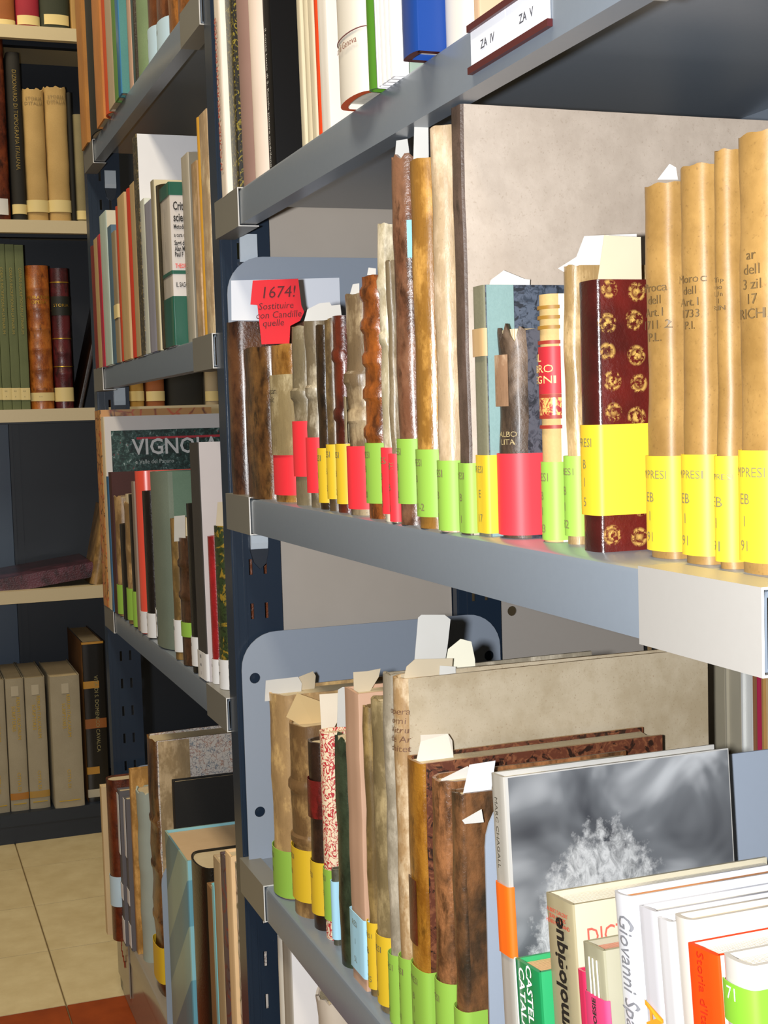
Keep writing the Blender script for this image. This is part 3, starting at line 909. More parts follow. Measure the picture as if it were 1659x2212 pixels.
a1('pale yellow book behind the label holder', 1042, 1095, 10, -200, GL('e2dcc0', 'cfc8aa'), lean=.4, X=.39)

# ---- lower shelf of the near unit
def a3(*a, **k): return book('A3', *a, group=gA3, **k)
a3('tan vellum book with torn papers on top and green band, first on lower shelf', 584, 625, 1880, 1510, V('cba970', 'a5855a'), bd=('G', 1838, 1934), hw=['RESI', 'B', '1'], wob=.0010, D=.20, X=.366, k='c1')
a3('brown vellum book with cord ridges and yellow band', 625, 667, 1900, 1577, V('9a7a4c', '6c5030'), bd=('Y', 1837, 1945), hw=['PRESI', 'B', '2'], wob=.0008, cords=(.40, .68), X=.369, k='c2')
b = a3('dark brown leather book with faded red title patch, yellow band', 668, 695, 1900, 1612, LE('3a2418', '22140e'), bd=('Y', 1864, 1973), hw=['RESI', '3'], wob=.0005, X=.374, k='c3')
band(b, b.h * .60, b.h * .80, b.S[3], b.S[-4], LE('7a1c18', '5a1412'), name='title_label', off=.0018)
a3('book in cream paper printed with red scrolls, green band', 695, 717, 1900, 1590, M('scroll', 'e8d4b4', 'b82c34'), boards=M('scroll', 'e8d4b4', 'b82c34'), bd=('G', 1880, 1985), hw=['RESI', 'B', '4'], X=.377, k='c4')
a3('thin book mostly hidden, showing a light blue band', 715, 724, 1930, 1880, V('6c6a58', '4c4a3c'), bd=('B', 1905, 2025), X=.378, k='c5')
a3('dark green almost black leather book with torn top', 725, 757, 1950, 1600, LE('1e2a1c', '10160e', '3a4430'), wob=.0008, ragged=.007, X=.370, k='c6')
a3('pinkish tan paper bound book with light blue band', 758, 787, 1950, 1500, PA('c09a80', 'a88268'), bd=('B', 1973, 2093), hw=['RESI', 'I', '5L'], flat=True, wob=.0006, X=.371, k='c7')
a3('narrow olive vellum book with yellow band', 788, 809, 2000, 1535, V('8c7446', '665230'), bd=('Y', 1990, 2127), hw=['PRESI', 'IB', 'S', '725'], wob=.0009, X=.373, k='c8')
a3('wider olive grey vellum book with yellow band', 808, 841, 2000, 1522, V('9a8862', '746444'), bd=('Y', 2022, 2166), hw=['PRESI', 'I', 'J', '70'], wob=.0009, X=.370, k='c9')
a3('thin grey vellum book with narrow green band left of the folio', 838, 860, 2050, 1466, V('b0a694', '8c8270'), bd=('G', 2062, 2205), hw=['RESI', 'I', '8'], wob=.0010, X=.369, k='c10')
b = a3('wide folio in speckled pale parchment with handwritten spine title, green band', 859, 885, 2060, 1474, V('c8b494', 'a4845c', '7a5430'), boards=M('parch', 'b6a890', 'a39378', '7a5a34'), bd=('G', 2070, 2216), hw=['RESI', 'B', 'I', '81'], D=.285, wob=.0006, X=.370, k='c11')
lettering(b, 'opera\nomi\nVitru\nde Ar\nchitet', b.h * .86, .0075, M('card', '6a4a34'), off=.0022, shear=.15, s=.006)
b = a3('golden calf book with dark red title panel and marbled boards, green band', 884, 931, 2080, 1655, LE('9a6820', '7a4c12', 'b48030', rough=.28), boards=M('marble', '7a4a30', '5a3020', '2a1810', s=120), spw=.03, bd=('G', 2095, 2240), hw=['PRESI', 'B', 'I', '9'], D=.215, bulge=.006, wob=.0004, X=.370, k='c12')
band(b, b.h * .38, b.h * .60, b.S[6], .006, LE('5a2410', '3c160a', rough=.3), name='title_label', off=.0012)
a3('brown leather book with rubbed dark patches and green band', 934, 976, 2110, 1695, LE('96643e', '5a3a22', '3a2a1c'), bd=('G', 2122, 2260), hw=['RESI', '10'], wob=.0007, D=.17, k='c13')
a3('broad calf book with black blotches and torn corner, before the pale bookend', 978, 1010, 2110, 1722, LE('7a5232', '3a2a1c', '22201a', s=22), boards=LE('7a5232', '4a3420', '24221c', s=20), bd=('G', 2180, 2300), D=.17, bulge=.006, wob=.0008, k='c14')
LAST['A3'] = LASTR['A3'] = .834
def a3m(*a, **k):
    k.setdefault('group', gA3b); k.setdefault('X', None)
    return book('A3', *a, **k)
clm = M('clouds', '606468', cy=.068, cz=.098, ry=.062, rz=.128)
ch = book('A3', 'tall book with a monochrome photograph cover and orange label on its white spine', 1061, 1087, 1700, 1677, GL('aca8a0', 'a09c94'), boards=GL('aeaca8'), flat=True, D=.172, lean=4.0, X=.366, pages=PGW, group=gA3b, k='ch', c=.002)
board_patch(ch, .0035, ch.D - .001, .001, ch.h - .0008, clm)
lettering(ch, 'MARC CHAGALL', zy(ch, 1070, 1792), .0056, M('card', '4a4a44'), rot=-90, sx=1.12)
band(ch, zy(ch, 1078, 2049), zy(ch, 1070, 1899), ch.S[3] - .001, ch.S[-4] + .002, M('card', CARDS['O']), name='orange_label')
lettering(ch, 'EDIZ', ch.h * .12, .006, M('card', '4a4a44'), rot=-90)
b = book('A3', 'small green pocket dictionary with white lettering', 1114, 1164, 2110, 2092, GL('128048', '0c6a3a'), boards=GL('2c9a60', '1c8850'), flat=True, D=.10, lean=5.5, X=.352, pages=M('pages', 'c9a67c', 'a8845c'), group=gA3b)
lettering(b, 'CASTELLA\nCATALA', zy(b, 1140, 2165), .0105, M('card', 'f0f4f0'), rot=-90, bold=.02)
band(b, 0, b.h, b.S[3], b.S[3] + .003, M('card', 'f0f0ea'), name='white_edge')
board_patch(b, .010, .06, b.h * .80, b.h * .83, M('card', 'f0f4f0'), name='cover_rule'); board_patch(b, .010, .0125, b.h * .62, b.h * .83, M('card', 'f0f4f0'), name='cover_rule')
b = book('A3', 'cream dictionary with black upright lettering and red cover title', 1180, 1236, 1965, 1948, GL('9c9274', '908666'), boards=GL('bab29c', 'b0a68e'), flat=True, D=.155, lean=5.5, X=.356, pages=PGW, group=gA3b)
lettering(b, 'étymologique', zy(b, 1215, 2125), .0180, M('card', '161412'), rot=90, bold=.03, sx=.80, s=.001)
lettering(b, 'ALBERT DAUZAT\nJEAN DUBOIS\nHENRI MITTERAND', zy(b, 1208, 1985), .0034, M('card', 'd8483a'))
on_board(b, 'DICTIONNAIRE', .008, b.h - .020, .015, M('card', 'e0584a'), sx=.75)
b = book('A3', 'thin magenta booklet behind a small worn grey book', 1247, 1262, 2110, 2098, GL('b8284e', '9a2040'), flat=True, D=.07, lean=6, X=.345, group=gA3b)
b = book('A3', 'small worn grey paperback with creased spine and magenta label', 1260, 1303, 2070, 2050, PA('8e8a72', '706c58'), boards=PA('94907c', '7c7864'), flat=True, D=.085, lean=6.5, X=.342, pages=M('pages', 'c08a74', 'a46a58'), group=gA3b)
band(b, zy(b, 1285, 2230), zy(b, 1285, 2148), b.S[4], b.S[-4], M('card', 'c83a68'), name='title_label')
lettering(b, 'POESIE', zy(b, 1285, 2185), .0055, INK, rot=90, bold=.03)
for s_ in (-.004, .0, .0045): band(b, b.h * .1, b.h * .97, s_, s_ + .0006, M('card', 'e2dccc'), name='crease', off=.0006)
b = book('A3', 'white hardback with grey italic name on its rounded spine', 1322, 1374, 1960, 1942, GL('bcbdc2', 'b2b3b8'), D=.165, lean=7, X=.349, pages=M('pages', 'c98a4c', '9c5c2c'), bulge=.004, c=.0015, group=gA3b, k='gs')
lettering(b, 'Giovanni Spadolini', zy(b, 1352, 2140), .0125, M('card', '6a6b70'), rot=-90, shear=.25, sx=.9, s=.004)
b = book('A3', 'white paperback with grey spine beside the italic lettered hardback', 1380, 1417, 1990, 1968, GL('b2b1b6', 'a8a7ac'), flat=True, D=.170, lean=7, X=.352, pages=PGW, group=gA3b)
lettering(b, 'A', zy(b, 1410, 2190), .020, M('card', 'e88a20'), rot=-90, bold=.02)
book('A3', 'plain white paperback, second of the pale row', 1418, 1450, 2005, 1990, GL('b6b5b7', 'acabad'), flat=True, D=.170, lean=7, X=.352, pages=PGW, group=gA3b)
book('A3', 'cream white hardback with rounded joint behind the orange red book', 1452, 1508, 2010, 1993, GL('b8b2aa', 'aea8a0'), D=.175, lean=7, X=.352, pages=M('pages', 'e8d4b4', 'd0b48c'), bulge=.004, group=gA3b)
b = book('A3', 'bright orange red spined book among the white ones', 1486, 1550, 2080, 2058, GL('f0400c', 'd83608'), boards=GL('b0aca4'), flat=True, D=.16, lean=6, X=.338, pages=PGW, group=gA3b, snap=False)
lettering(b, 'Storia d\'Italia', zy(b, 1518, 2150), .008, M('card', 'b82404'), rot=-90)
b = book('A3', 'white book with a green paper label, nearest on the lower shelf', 1556, 1650, 2110, 2090, GL('aeaaa4', 'a4a09a'), D=.16, lean=5, X=.334, pages=PGW, bulge=.004, group=gA3b, snap=False)
band(b, zy(b, 1610, 2225), zy(b, 1610, 2140), b.S[5], b.S[-4] + .01, M('card', '6c9e28'), name='green_label', off=.001)
lettering(b, '71', zy(b, 1625, 2170), .008, M('card', 'f2f2ea'), off=.0022)

# ---- second unit, upper shelf
def b1(*a, **k):
    k.setdefault('lean', .8); return book('B1', *a, group=gB1, **k)
b1('orange brown book with pale left edge, first on the upper far shelf', 166, 179, 100, -150, CLO('b87c34', '96602a'), flat=True)
b1('thick black book between two orange ones', 179, 201, 100, -150, CLO('16160f', '0c0c08'))
b1('tan orange book with light ruled line', 201, 217, 100, -150, CLO('c4803c', 'a4662c'), flat=True)
b1('orange red spined book on the upper far shelf', 217, 229, 100, -150, CLO('cc4a14', 'b03c10'))
b1('beige paper bound book on the upper far shelf', 229, 243, 100, -150, PA('b8a488', 'a08c70'), flat=True)
b1('thin green and white booklet', 243, 251, 100, -120, PA('5c8a3c', '487230'), flat=True)
b1('book with bright blue spine and teal board', 251, 258, 100, -150, GL('2c78a8', '22648e'), boards=CLO('4c8a88', '3c7472'), flat=True, D=.2)
b1('thin pinkish booklet beside the teal board', 276, 284, 100, -150, PA('d0a890', 'b89078'), flat=True)
b1('thin dark brown book beside the pale green board', 285, 292, 100, -150, LE('3a2814', '22180c'), flat=True)
b1('book with moss green spine and pale mint board', 292, 305, 100, -150, CLO('7c9068', '667a54'), boards=PA('b0d0b0', 'a0c0a0'), D=.2)
b1('brown leather book with pale blue band, left of a pair', 315, 333, 100, -100, LE('8a5024', '5c3014'), bd=('LB', 62, 175), hw=['SI', 'I'], wob=.0004)
b1('brown leather book with pale blue band, right of a pair', 333, 357, 100, -100, LE('7a4420', '502a12'), bd=('LB', 46, 170), hw=['RESI', 'I'], wob=.0004)
b1('wood brown streaked book near the upper shelf end', 357, 378, 60, -120, LE('a4682c', '7c4a1c'), wob=.0006)
b1('last wood brown book on the upper far shelf', 378, 398, 40, -120, LE('9c5e28', '704218'), wob=.0006)

# ---- second unit, second shelf
def b2(*a, **k):
    k.setdefault('lean', .5); return book('B2', *a, group=gB2, **k)
b2('maroon book at the far end of the second shelf', 193, 205, 600, 530, CLO('7a2420', '5c1a18'))
b2('tan booklet beside the crimson spine', 205, 213, 600, 512, PA('b89c6c', '9c8054'), flat=True)
b2('thin crimson spined booklet', 213, 219, 600, 504, GL('c01838', 'a0142e'), flat=True)
b2('pale blue green booklet with cream edge', 220, 234, 600, 455, PA('b4c4bc', 'a0b0a8'), boards=PA('d8d0b8'), flat=True)
b2('slate blue booklet on the second shelf', 236, 244, 600, 484, PA('4c6c84', '3c586c'), flat=True)
b2('grey tan booklet with pale label', 244, 252, 600, 497, PA('948468', '7a6a50'), flat=True, bd=('C', 660, 690))
b2('tan book with orange red rounded spine', 252, 260, 600, 440, GL('c43a14', 'a83010'), boards=PA('c8a468'))
b2('tan card bound book between two red spines', 260, 275, 600, 414, PA('c0a272', 'a88858'), flat=True)
b2('brighter red rounded book on the second shelf', 275, 288, 600, 400, CLO('cc3418', 'b02c14'))
b2('tan card bound book right of the bright red one', 288, 298, 600, 387, PA('b49a70', '9c8258'), flat=True)
b2('tall book with speckled dark spine and big white board', 298, 307, 600, 278, M('marble', '2c281c', '3a3424', '80704c', s=320), boards=PA('e6e6ea', 'd8d8de'), flat=True, D=.21)
b2('thin white spined booklet in front of the white board', 309, 318, 600, 425, GL('d8dcd0', 'b8bcb0'), flat=True, D=.12)
b2('lavender grey booklet on the second shelf', 318, 333, 600, 430, PA('8c8c9c', '787888'), flat=True, D=.12)
b2('book with grey spine and cream board left of the dark brown one', 333, 339, 600, 382, PA('948c74', '807860'), boards=PA('d4c8a4'), flat=True, D=.2)
b2('dark brown book with orange worn edge', 339, 352, 600, 394, LE('38301e', '241e12'), boards=LE('c88a3c', '7a4c18'))
b = b2('paperback with dark green and white cover bearing black lettering', 353, 373, 600, 394, GL('c0b7ac', 'b4aba0'), boards=GL('c4bcb6', 'bab2ac'), flat=True, D=.15, bulge=.0008, pages=PGW)
GRN = GL('1e5a48', '184a3c'); GRD = M('card', '163c34')
hz = b.h
for (q0, q1) in ((.918, .999), (.437, .459), (.001, .302)):
    band(b, hz * q0, hz * q1, b.S[3] - .0005, b.S[-4] + .0003, GRD if False else GRN, name='green_panel', off=.0005)
    board_patch(b, .001, b.D - .001, hz * q0, hz * q1, GRN, name='green_panel')
yk = .0040
on_board(b, 'Critica e', yk, hz * .850, 0.0150, INK, bold=.025, sx=.55)
on_board(b, 'scienza', yk, hz * .780, 0.0150, INK, bold=.025, sx=.55)
on_board(b, 'Metodi', yk, hz * .725, .0085, INK, bold=.02, sx=.55)
on_board(b, 'a cura di', yk, hz * .675, .0080, INK, bold=.02, sx=.55)
on_board(b, 'Saggi di', yk, hz * .625, .0085, INK, bold=.03, sx=.55); on_board(b, 'Alan M', yk, hz * .590, .0085, INK, bold=.03, sx=.55); on_board(b, 'Paul F', yk, hz * .556, .0085, INK, bold=.03, sx=.55)
on_board(b, 'THEORIA', yk, hz * .485, .0080, M('card', 'e0483c'), bold=.02, sx=.55)
on_board(b, 'IL SAGGIATORE', yk, hz * .370, .0085, INK, bold=.02, sx=.52)
lettering(b, 'CRITICA E CRESCITA DELLA CONOSCENZA', hz * .70, .0042, M('card', '4a4640'), rot=-90, sx=.8)
b2('tall grey beige paperback with white edge', 401, 416, 600, 325, PA('aca494', '989080'), boards=PA('6c685c'), flat=True, txt=(('STUDI DI FILOSOFIA', .09, .006, dict(rot=-90, mat=M('card', '6c6454'))),))
b2('beige stained booklet right of the grey one', 422, 434, 600, 342, V('c4a478', 'a4845c'), flat=True)
b2('thin golden yellow book on the second shelf', 434, 443, 600, 240, GL('d8a030', 'c08c24'))
b2('cream stained book, tall, near the shelf end', 443, 460, 600, 228, V('dcc4a0', 'b89c78', '5a4430'), flat=True)
b2('dark mossy green book, last on the second shelf', 460, 472, 600, 346, CLO('303818', '20260f'))

# ---- second unit, third shelf
def b3(*a, **k):
    k.setdefault('lean', 1.0); return book('B3', *a, group=gB3, **k)
b3('tan book with orange and black drawn ornament, first on third shelf', 219, 230, 1200, 886, M('vein', 'c08a4c', '2a1c14', 'c8502c', s=50), boards=M('vein', 'c08a4c', '2a1c14', 'c8502c', s=30), flat=True, D=.2, k='t0')
vg = b3('large pale grey book with foliage photograph and white title', 231, 237, 1200, 900, PA('d8c8a8', 'c4b494'), boards=PA('cfcac8', 'c2bdba'), flat=True, D=.26, k='vg')
z1_ = atX(260, 931, .38).z - ZB3; z0_ = atX(260, 1045, .38).z - ZB3
board_patch(vg, .012, vg.D - .004, z0_ - .03, z1_, M('foliage', '0c1a18', '1c3a34', '44605c'))
on_board(vg, 'VIGNOLA', .047, z1_ - .031, .039, M('card', 'd0d0d0'), bold=.015, sx=.9, off=.0018)
on_board(vg, 'e Valle del Panaro', .052, z1_ - .056, .0105, M('card', 'b8c0bc'), sx=.9, off=.0018)
board_patch(vg, .056, vg.D - .004, z1_ - .0165, z1_ - .0125, M('card', 'b01c2c'), off=.0012, name='red_rule')
b3('thin bright blue booklet on the third shelf', 237, 241, 1200, 1031, GL('2c6c9c', '245a84'), flat=True)
b3('wide maroon book behind the tan vellum pair', 242, 248, 1200, 1022, CLO('46201e', '341614'), flat=True, D=.19)
b3('tan vellum book with torn top and green band, left of a pair', 249, 258, 1200, 1073, V('a48458', '7a5e3a'), bd=('G', 1262, 1322), wob=.0006, ragged=.004)
b3('short black leather book between tan vellum ones', 258, 269, 1200, 1134, LE('1a130c', '0e0a06'))
b3('tan vellum book with torn top and green band, right of a pair', 269, 281, 1200, 1066, V('ac8c60', '80643e'), bd=('G', 1270, 1335), wob=.0008, ragged=.004)
b3('thin very dark book with narrow green band', 281, 289, 1200, 1070, LE('1e150d', '120c07'), bd=('G', 1276, 1349))
b3('narrow grey brown booklet left of the coral spine', 290, 295, 1200, 1042, PA('8a7a6c', '74665a'), flat=True)
b3('bright coral red tall book with white call label', 295, 308, 1200, 1020, GL('e0503c', 'cc4432'), boards=GL('d84a38'), bd=('W', 1318, 1372), hw=['BIB', 'N', '1'], D=.225)
b3('black brown leather book with gilt dots right of the coral one', 309, 322, 1200, 1063, LE('1e140e', '120b08'), bd=('W', 1322, 1374), hw=['BIB', 'AN', '2'])
b3('thick grey green cloth book with white call label', 322, 366, 1200, 1023, CLO('6f7a6c', '5c675c'), boards=CLO('57705f', '48604f'), bd=('W', 1322, 1378, .0, .42), hw=['BIB', 'AN', '4'], D=.19)
b3('thin tan book with cream paper wrapping', 367, 379, 1200, 1122, V('8a6c3c', '66502c'), boards=PA('e0d0a8'), bd=('W', 1336, 1402), hw=['BIB', '7'], k='t11')
b3('small brown leather book with pale card standing in it', 380, 402, 1200, 1164, LE('5a3a24', '3a2414'), bd=('G', 1342, 1372), cords=(.3, .55, .8), k='t12')
b3('black leather book with small gilt lettering', 402, 418, 1200, 1090, LE('17140f', '0d0b08'), bd=('W', 1372, 1432), hw=['BIB', '12'])
b3('tall charcoal spined book with pale lavender grey board', 419, 437, 1200, 957, CLO('383430', '2a2724'), boards=PA('b8b0b0', 'aaa2a2'), bd=('W', 1402, 1470), hw=['BIB', 'AN', '3'], flat=True, D=.25, k='t14')
b3('red leather book with orange foot', 446, 458, 1200, 1160, LE('a41c20', '841618'), bd=('W', 1418, 1485), hw=['BIB', '6'])
b3('green marbled book with gilt ornaments', 459, 479, 1200, 1138, M('marble', '1c2412', '2c3a1c', '8a7020', s=110), bd=('W', 1420, 1490), hw=['BIB', 'ANT', '9'], k='t16')
b3('reddish brown leather book, last on the third shelf', 480, 500, 1200, 1142, LE('7a3c14', '5a2a0e'), bd=('W', 1424, 1498), hw=['BIB', 'ANT', '8'])

# ---- second unit, bottom shelf
def b4(*a, **k): return book('B4', *a, group=gB4, **k)
b4('cream booklet at the far end of the bottom shelf', 224, 234, 1900, 1718, PA('d0b88c', 'b89e74'), flat=True, thick=.020)
b4('red brown leather book with light blue band and hanging ribbon', 235, 260, 1900, 1712, LE('5a2410', '3c160a', '743414', rough=.3), bd=('LB', 1908, 1967), thick=.042, k='r1')
GW = PA('5c5a5e', '4c4a4e')
for i, (xl, xr, yt, y0, y1) in enumerate(((261, 273, 1725, 1733, 1855), (274, 287, 1742, 1738, 1862))):
    b = b4('%s of two dark grey booklets with white spine labels' % ('left' if i == 0 else 'right'), xl, xr, 1900, yt, GW, flat=True, bd=('W', y0, y1, .1, .75), thick=.026)
    band(b, b.h * .30, b.h * .40, b.S[3] + .0004, b.S[-5], M('card', CARDS['W']), name='spine_label')
    band(b, b.h * .02, b.h * .17, b.S[3] + .0004, b.S[-5], M('card', CARDS['W']), name='spine_label')
b4('thin tan book with orange edge beside the ragged blue grey one', 288, 297, 1900, 1680, V('c89a58', 'a47838'), flat=True, thick=.018)
b4('ragged pale blue grey paper bound book', 298, 324, 1900, 1728, PA('a0aaa0', '868f88'), wob=.0014, ragged=.006, thick=.048)
b = b4('thick old book with broken brown spine, vellum strip and veined paper boards, yellow band', 325, 347, 1900, 1614, LE('5c3a1c', '38220f', '8a6030'), boards=M('vein', 'cfc6bc', '4c6478', '9c5c3c', s=120), spw=.022, bd=('Y', 2030, 2100), wr=.004, wob=.0022, cords=(.3, .5, .68), D=.25, bulge=.008, X=.370, k='ob')
band(b, .02, b.h * .999, b.S[-4] + .002, b.S[-4] + .052, V('c0a884', '9c8460'), name='vellum_strip', off=.0012)
b4('wide black board book behind the slipcase', 373, 378, 1750, 1690, CLO('14110e', '0c0a08'), flat=True, D=.22)
LAST['B4'] = LASTR['B4'] = 2.029
b = b4('light blue slipcase with slanting tone bands and pages inside', 359, 403, 1880, 1830, M('diag', '8ea89c', '5c8490'), boards=M('diag', '8ec8d4', '6aa8bc'), flat=True, D=.24, pages=M('pages', 'd0b490', 'b89870'), sq=.004, bulge=.002, snap=False, X=.362, name='slipcase', cat='slipcase', k='sc')
b4('thick black brown book right of the slipcase', 405, 446, 1900, 1872, LE('140f0a', '0c0906'), D=.15)
b4('thin tan booklet left of the cyan edge', 447, 457, 1930, 1915, PA('8a643c', '70502e'), flat=True)
b4('thin bright cyan booklet on the bottom shelf', 457, 462, 1930, 1912, GL('7cc8d4', '68b4c0'), flat=True)
b4('tan grey book with printed lines', 462, 476, 1900, 1858, PA('b49c78', '9c8460'), flat=True)
b4('grey purple book with dark red leaf print on top', 477, 488, 1900, 1850, M('vein', '5c4c50', '3c2c2c', '8a2c20', s=40), flat=True)
b4('cream book with wide pale spine on the bottom shelf', 488, 500, 1900, 1846, PA('ecc898', 'd8b484'), flat=True, D=.2)
b4('white book printed with flowers and lattice, last on the bottom shelf', 508, 526, 1900, 1874, M('vein', 'd8ccc0', '4c6c44', '6c3c34', s=36), boards=M('vein', 'd8ccc0', '8a7870', 'a08c84', s=90), flat=True, D=.2)

# ---- lowest shelf of the near unit (only tops in view)
ZA4 = Z0 - .90
SH['A4'] = (ZA4, .372)
gA4 = 'books glimpsed on the lowest shelf'
b = book('A4', 'navy blue cloth book with ragged papers on the lowest shelf', 556, 595, 2180, 2118, CLO('1c2448', '141a38'), X=.395, group=gA4, k='n1', D=.18)
book('A4', 'white paper bound book with rounded spine on the lowest shelf', 597, 613, 2150, 2030, PA('e2dcd0', 'cfc8bc'), X=.372, group=gA4, D=.17, k='n2')
b = book('A4', 'grey spined white book on the lowest shelf', 613, 630, 2150, 2042, PA('b0a89c', 'a0988c'), boards=PA('ece8e6', 'deDAd8'.lower()), flat=True, group=gA4, D=.22, k='n3')
book('A4', 'bundle of old crumpled papers on the lowest shelf', 676, 700, 2190, 2150, PA('d8c8b4', 'b8a48c'), group=gA4, D=.16, wob=.002, ragged=.006, X=.385, name='paper_bundle', cat='papers', k='n4')
book('A4', 'tan folder under the crumpled papers', 644, 672, 2212, 2206, PA('b4a48c', 'a08f78'), group=gA4, D=.2, X=.38)

# ---- books on the back shelf, fore-edges towards the viewer
def bd_(label, xl, xr, mat, X, h, pages=PG, t=None):
    p = atX(xl, 1500, X); q = atX(xr, 1500, X)
    th = max(p.y - q.y, .003); D = min(.24, 1.0 - X)
    r = tag(empty('book', (X, p.y - th / 2, ZD), (0, 0, 0)), label, 'book', gD)
    cv = MB(); c = min(.0025, th * .16)
    cv.box((0, th / 2 - c, 0), (D, th / 2, h)).box((0, -th / 2, 0), (D, -th / 2 + c, h)).box((D - c, -th / 2 + c, 0), (D, th / 2 - c, h))
    cv.build('cover', mat, r)
    pg = MB().box((.003, -th / 2 + c + .0003, .003), (D - c - .0005, th / 2 - c - .0003, h - .003)); o = pg.build('page_block', pages, r)
    return r
PGY = M('pages', 'c9ad80', '8a6c48', s=160)
for (lb, xl, xr, cm, X, h) in (('added black book standing in for the folio shadow on the back shelf', 1392, 1412, '0c0c0c', .735, .30), ('added white edged black folder standing in for the folio shadow on the back shelf', 1413, 1440, '121212', .735, .31),  # both black covers are added where the folio's shadow falls
                               ('book with brown page edges on the back shelf', 1447, 1489, '2a1c14', .735, .34), ('wide grey beige box file on the back shelf', 1490, 1565, 'a59c86', .735, .35),
                               ('narrow grey beige book on the back shelf', 1566, 1600, 'a8a08c', .735, .34), ('white book on the back shelf', 1601, 1625, 'd8d8d4', .735, .34),
                               ('thin brown paged book on the back shelf', 1626, 1634, '8a5c3c', .735, .34), ('thin magenta book on the back shelf', 1635, 1644, 'a82048', .735, .34), ('tan paged book at the right end of the back shelf', 1645, 1680, 'a8804c', .735, .34)):
    hidden = lb.startswith(('wide', 'narrow', 'white book', 'thin mag'))
    bd_(lb, xl, xr, PA(cm), X, h, pages=PA(cm) if hidden else PGY)

# ---- far bookcase
def bc(i, *a, **k): return book('C%d' % i, *a, group=gC, **k)
def cl(b, n=3):
    for q in [(.1 + .8 * i / (n - 1)) for i in range(n)]: band(b, b.h * q - .0012, b.h * q + .0012, b.S[3], b.S[-4], GOLD, name='gilt_rule', off=.0006)
bc(0, 'orange brown volume on the top far shelf', -20, 34, 40, -260, CLO('9c5a28', '80461e'), bd=('C', 41, 53, .1, .9))
bc(0, 'crimson volume with cream label on the top far shelf', 35, 87, 40, -260, CLO('a01c34', '84162a'), bd=('C', 33, 53, .15, .9))
bc(0, 'dark green volume with cream label on the top far shelf', 87, 152, 40, -260, CLO('303628', '242a1e'), bd=('C', 31, 53, .2, .88))
bc(0, 'thin tan and blue volume at the end of the top far shelf', 154, 164, 40, -260, PA('b08a50', '8a6c3c'), flat=True)
b = bc(1, 'ribbed brown leather volume with white label on the second far shelf', -50, 24, 440, 60, LE('5a2410', '3a160a', '7a3818'), cords=(.14, .3, .46, .62, .78), bd=('W', 428, 463, .5, .85))
b = bc(1, 'black volume with gold upright lettering on the second far shelf', 28, 58, 440, 113, CLO('1c1a18', '12110f'), bd=('C', 441, 462, .05, .95))
lettering(b, 'DIZIONARIO DI TOPOGRAFIA ITALIANA', b.h * .60, .0135, M('card', '8a7434'), rot=-90, sx=1.0)
for j, (xl, xr, yt) in enumerate(((60, 106, 190), (107, 155, 186))):
    b = bc(1, '%s of two tattered buff cloth volumes on the second far shelf' % ('left' if j == 0 else 'right'), xl, xr, 440, yt, CLO('c0a068', 'a48650'), bd=('C', 432, 458, .08, .92), wob=.0012, ragged=.006)
    lettering(b, 'STORIA\nD\'ITALIA', b.h * .90, .012, M('card', '8a744c'))
bc(1, 'thin black volume beside the buff pair', 155, 164, 440, 200, CLO('12110e', '0a0a08'))
bc(1, 'short olive grey volume at the end of the second far shelf', 166, 190, 440, 247, CLO('8c8260', '746a4c'), bd=('C', 455, 474, .1, .95))
for j in range(4):
    xl = [-14, 6, 26, 46][j]
    b = bc(2, '%s of the matching green series volumes' % ('leftmost', 'second', 'third', 'rightmost')[j], xl, xl + 19.5, 860, 526 + j, CLO('66704c', '545e3e'), flat=True, bd=('C', 838, 864, .06, .94), hw=['RX', '%d' % (j + 3)])
    lettering(b, 'CORPUS INSCRIPTIONUM LATINARUM', b.h * .66, .0095, M('card', '9c8c40'), rot=-90)
b = bc(2, 'tan orange leather volume with raised bands on the third far shelf', 68, 119, 860, 573, LE('a0561c', '7c3e12', 'b46c28'), cords=(.14, .28, .42, .56, .70, .84), bd=('C', 848, 866, .0, 1.0), hw=['XI 10'])
lettering(b, 'MURATORI\nOPERA', b.h * .76, .012, GOLD)
b = bc(2, 'maroon leather volume with black title label on the third far shelf', 121, 161, 860, 579, LE('4a161c', '340e14', '641e24'), bd=('C', 837, 867, .05, .95), cords=(.25, .40))
band(b, b.h * .665, b.h * .80, b.S[4], b.S[-5], M('card', '14160f'), name='title_label'); lettering(b, 'STORIA', b.h * .735, .011, GOLD); cl(b, 5)
bc(2, 'slanting thin dark brown volume leaning at the shelf end', 172, 181, 868, 640, LE('2c1a12', '1c100a'), lean=-14, flat=True)
# stretch of the same shelf seen past the second unit
for j, (xl, xr, cm) in enumerate(((268, 280, 'a4622c'), (282, 313, 'b08a44'), (318, 358, '96562c'), (366, 442, '1a1a18'), (446, 474, 'b4a488'))):
    bc(2, ['narrow orange volume', 'ochre volume', 'russet volume', 'wide black volume', 'pale buff volume'][j] + ' of the far bookcase seen past the second unit', xl, xr, 860, 560 + 12 * j, CLO(cm), bd=('C', 845, 866, .1, .9) if j != 3 else None)
# flat-lying and slanting volumes on the fourth shelf
fl = tag(empty('book', (atY(60, 1250, CY + .03).x, CY + .03, ZC[3]), (0, math.radians(-7), 0)), 'large maroon folio lying flat on the fourth far shelf', 'book', gC)
MB().box((-.22, 0, .0), (.17, .27, .004)).box((-.22, 0, .034), (.17, .27, .038)).box((-.22, -.0, .004), (.17, .004, .034)).build('cover', LE('4a1822', '34101a', '643040'), fl)
MB().box((-.215, .0045, .0045), (.165, .265, .0335)).build('page_block', PGD, fl)
bc(3, 'leaning buff volume at the end of the fourth far shelf', 196, 224, 1255, 1090, V('9a7a4c', '7c6038'), lean=-12, flat=False)
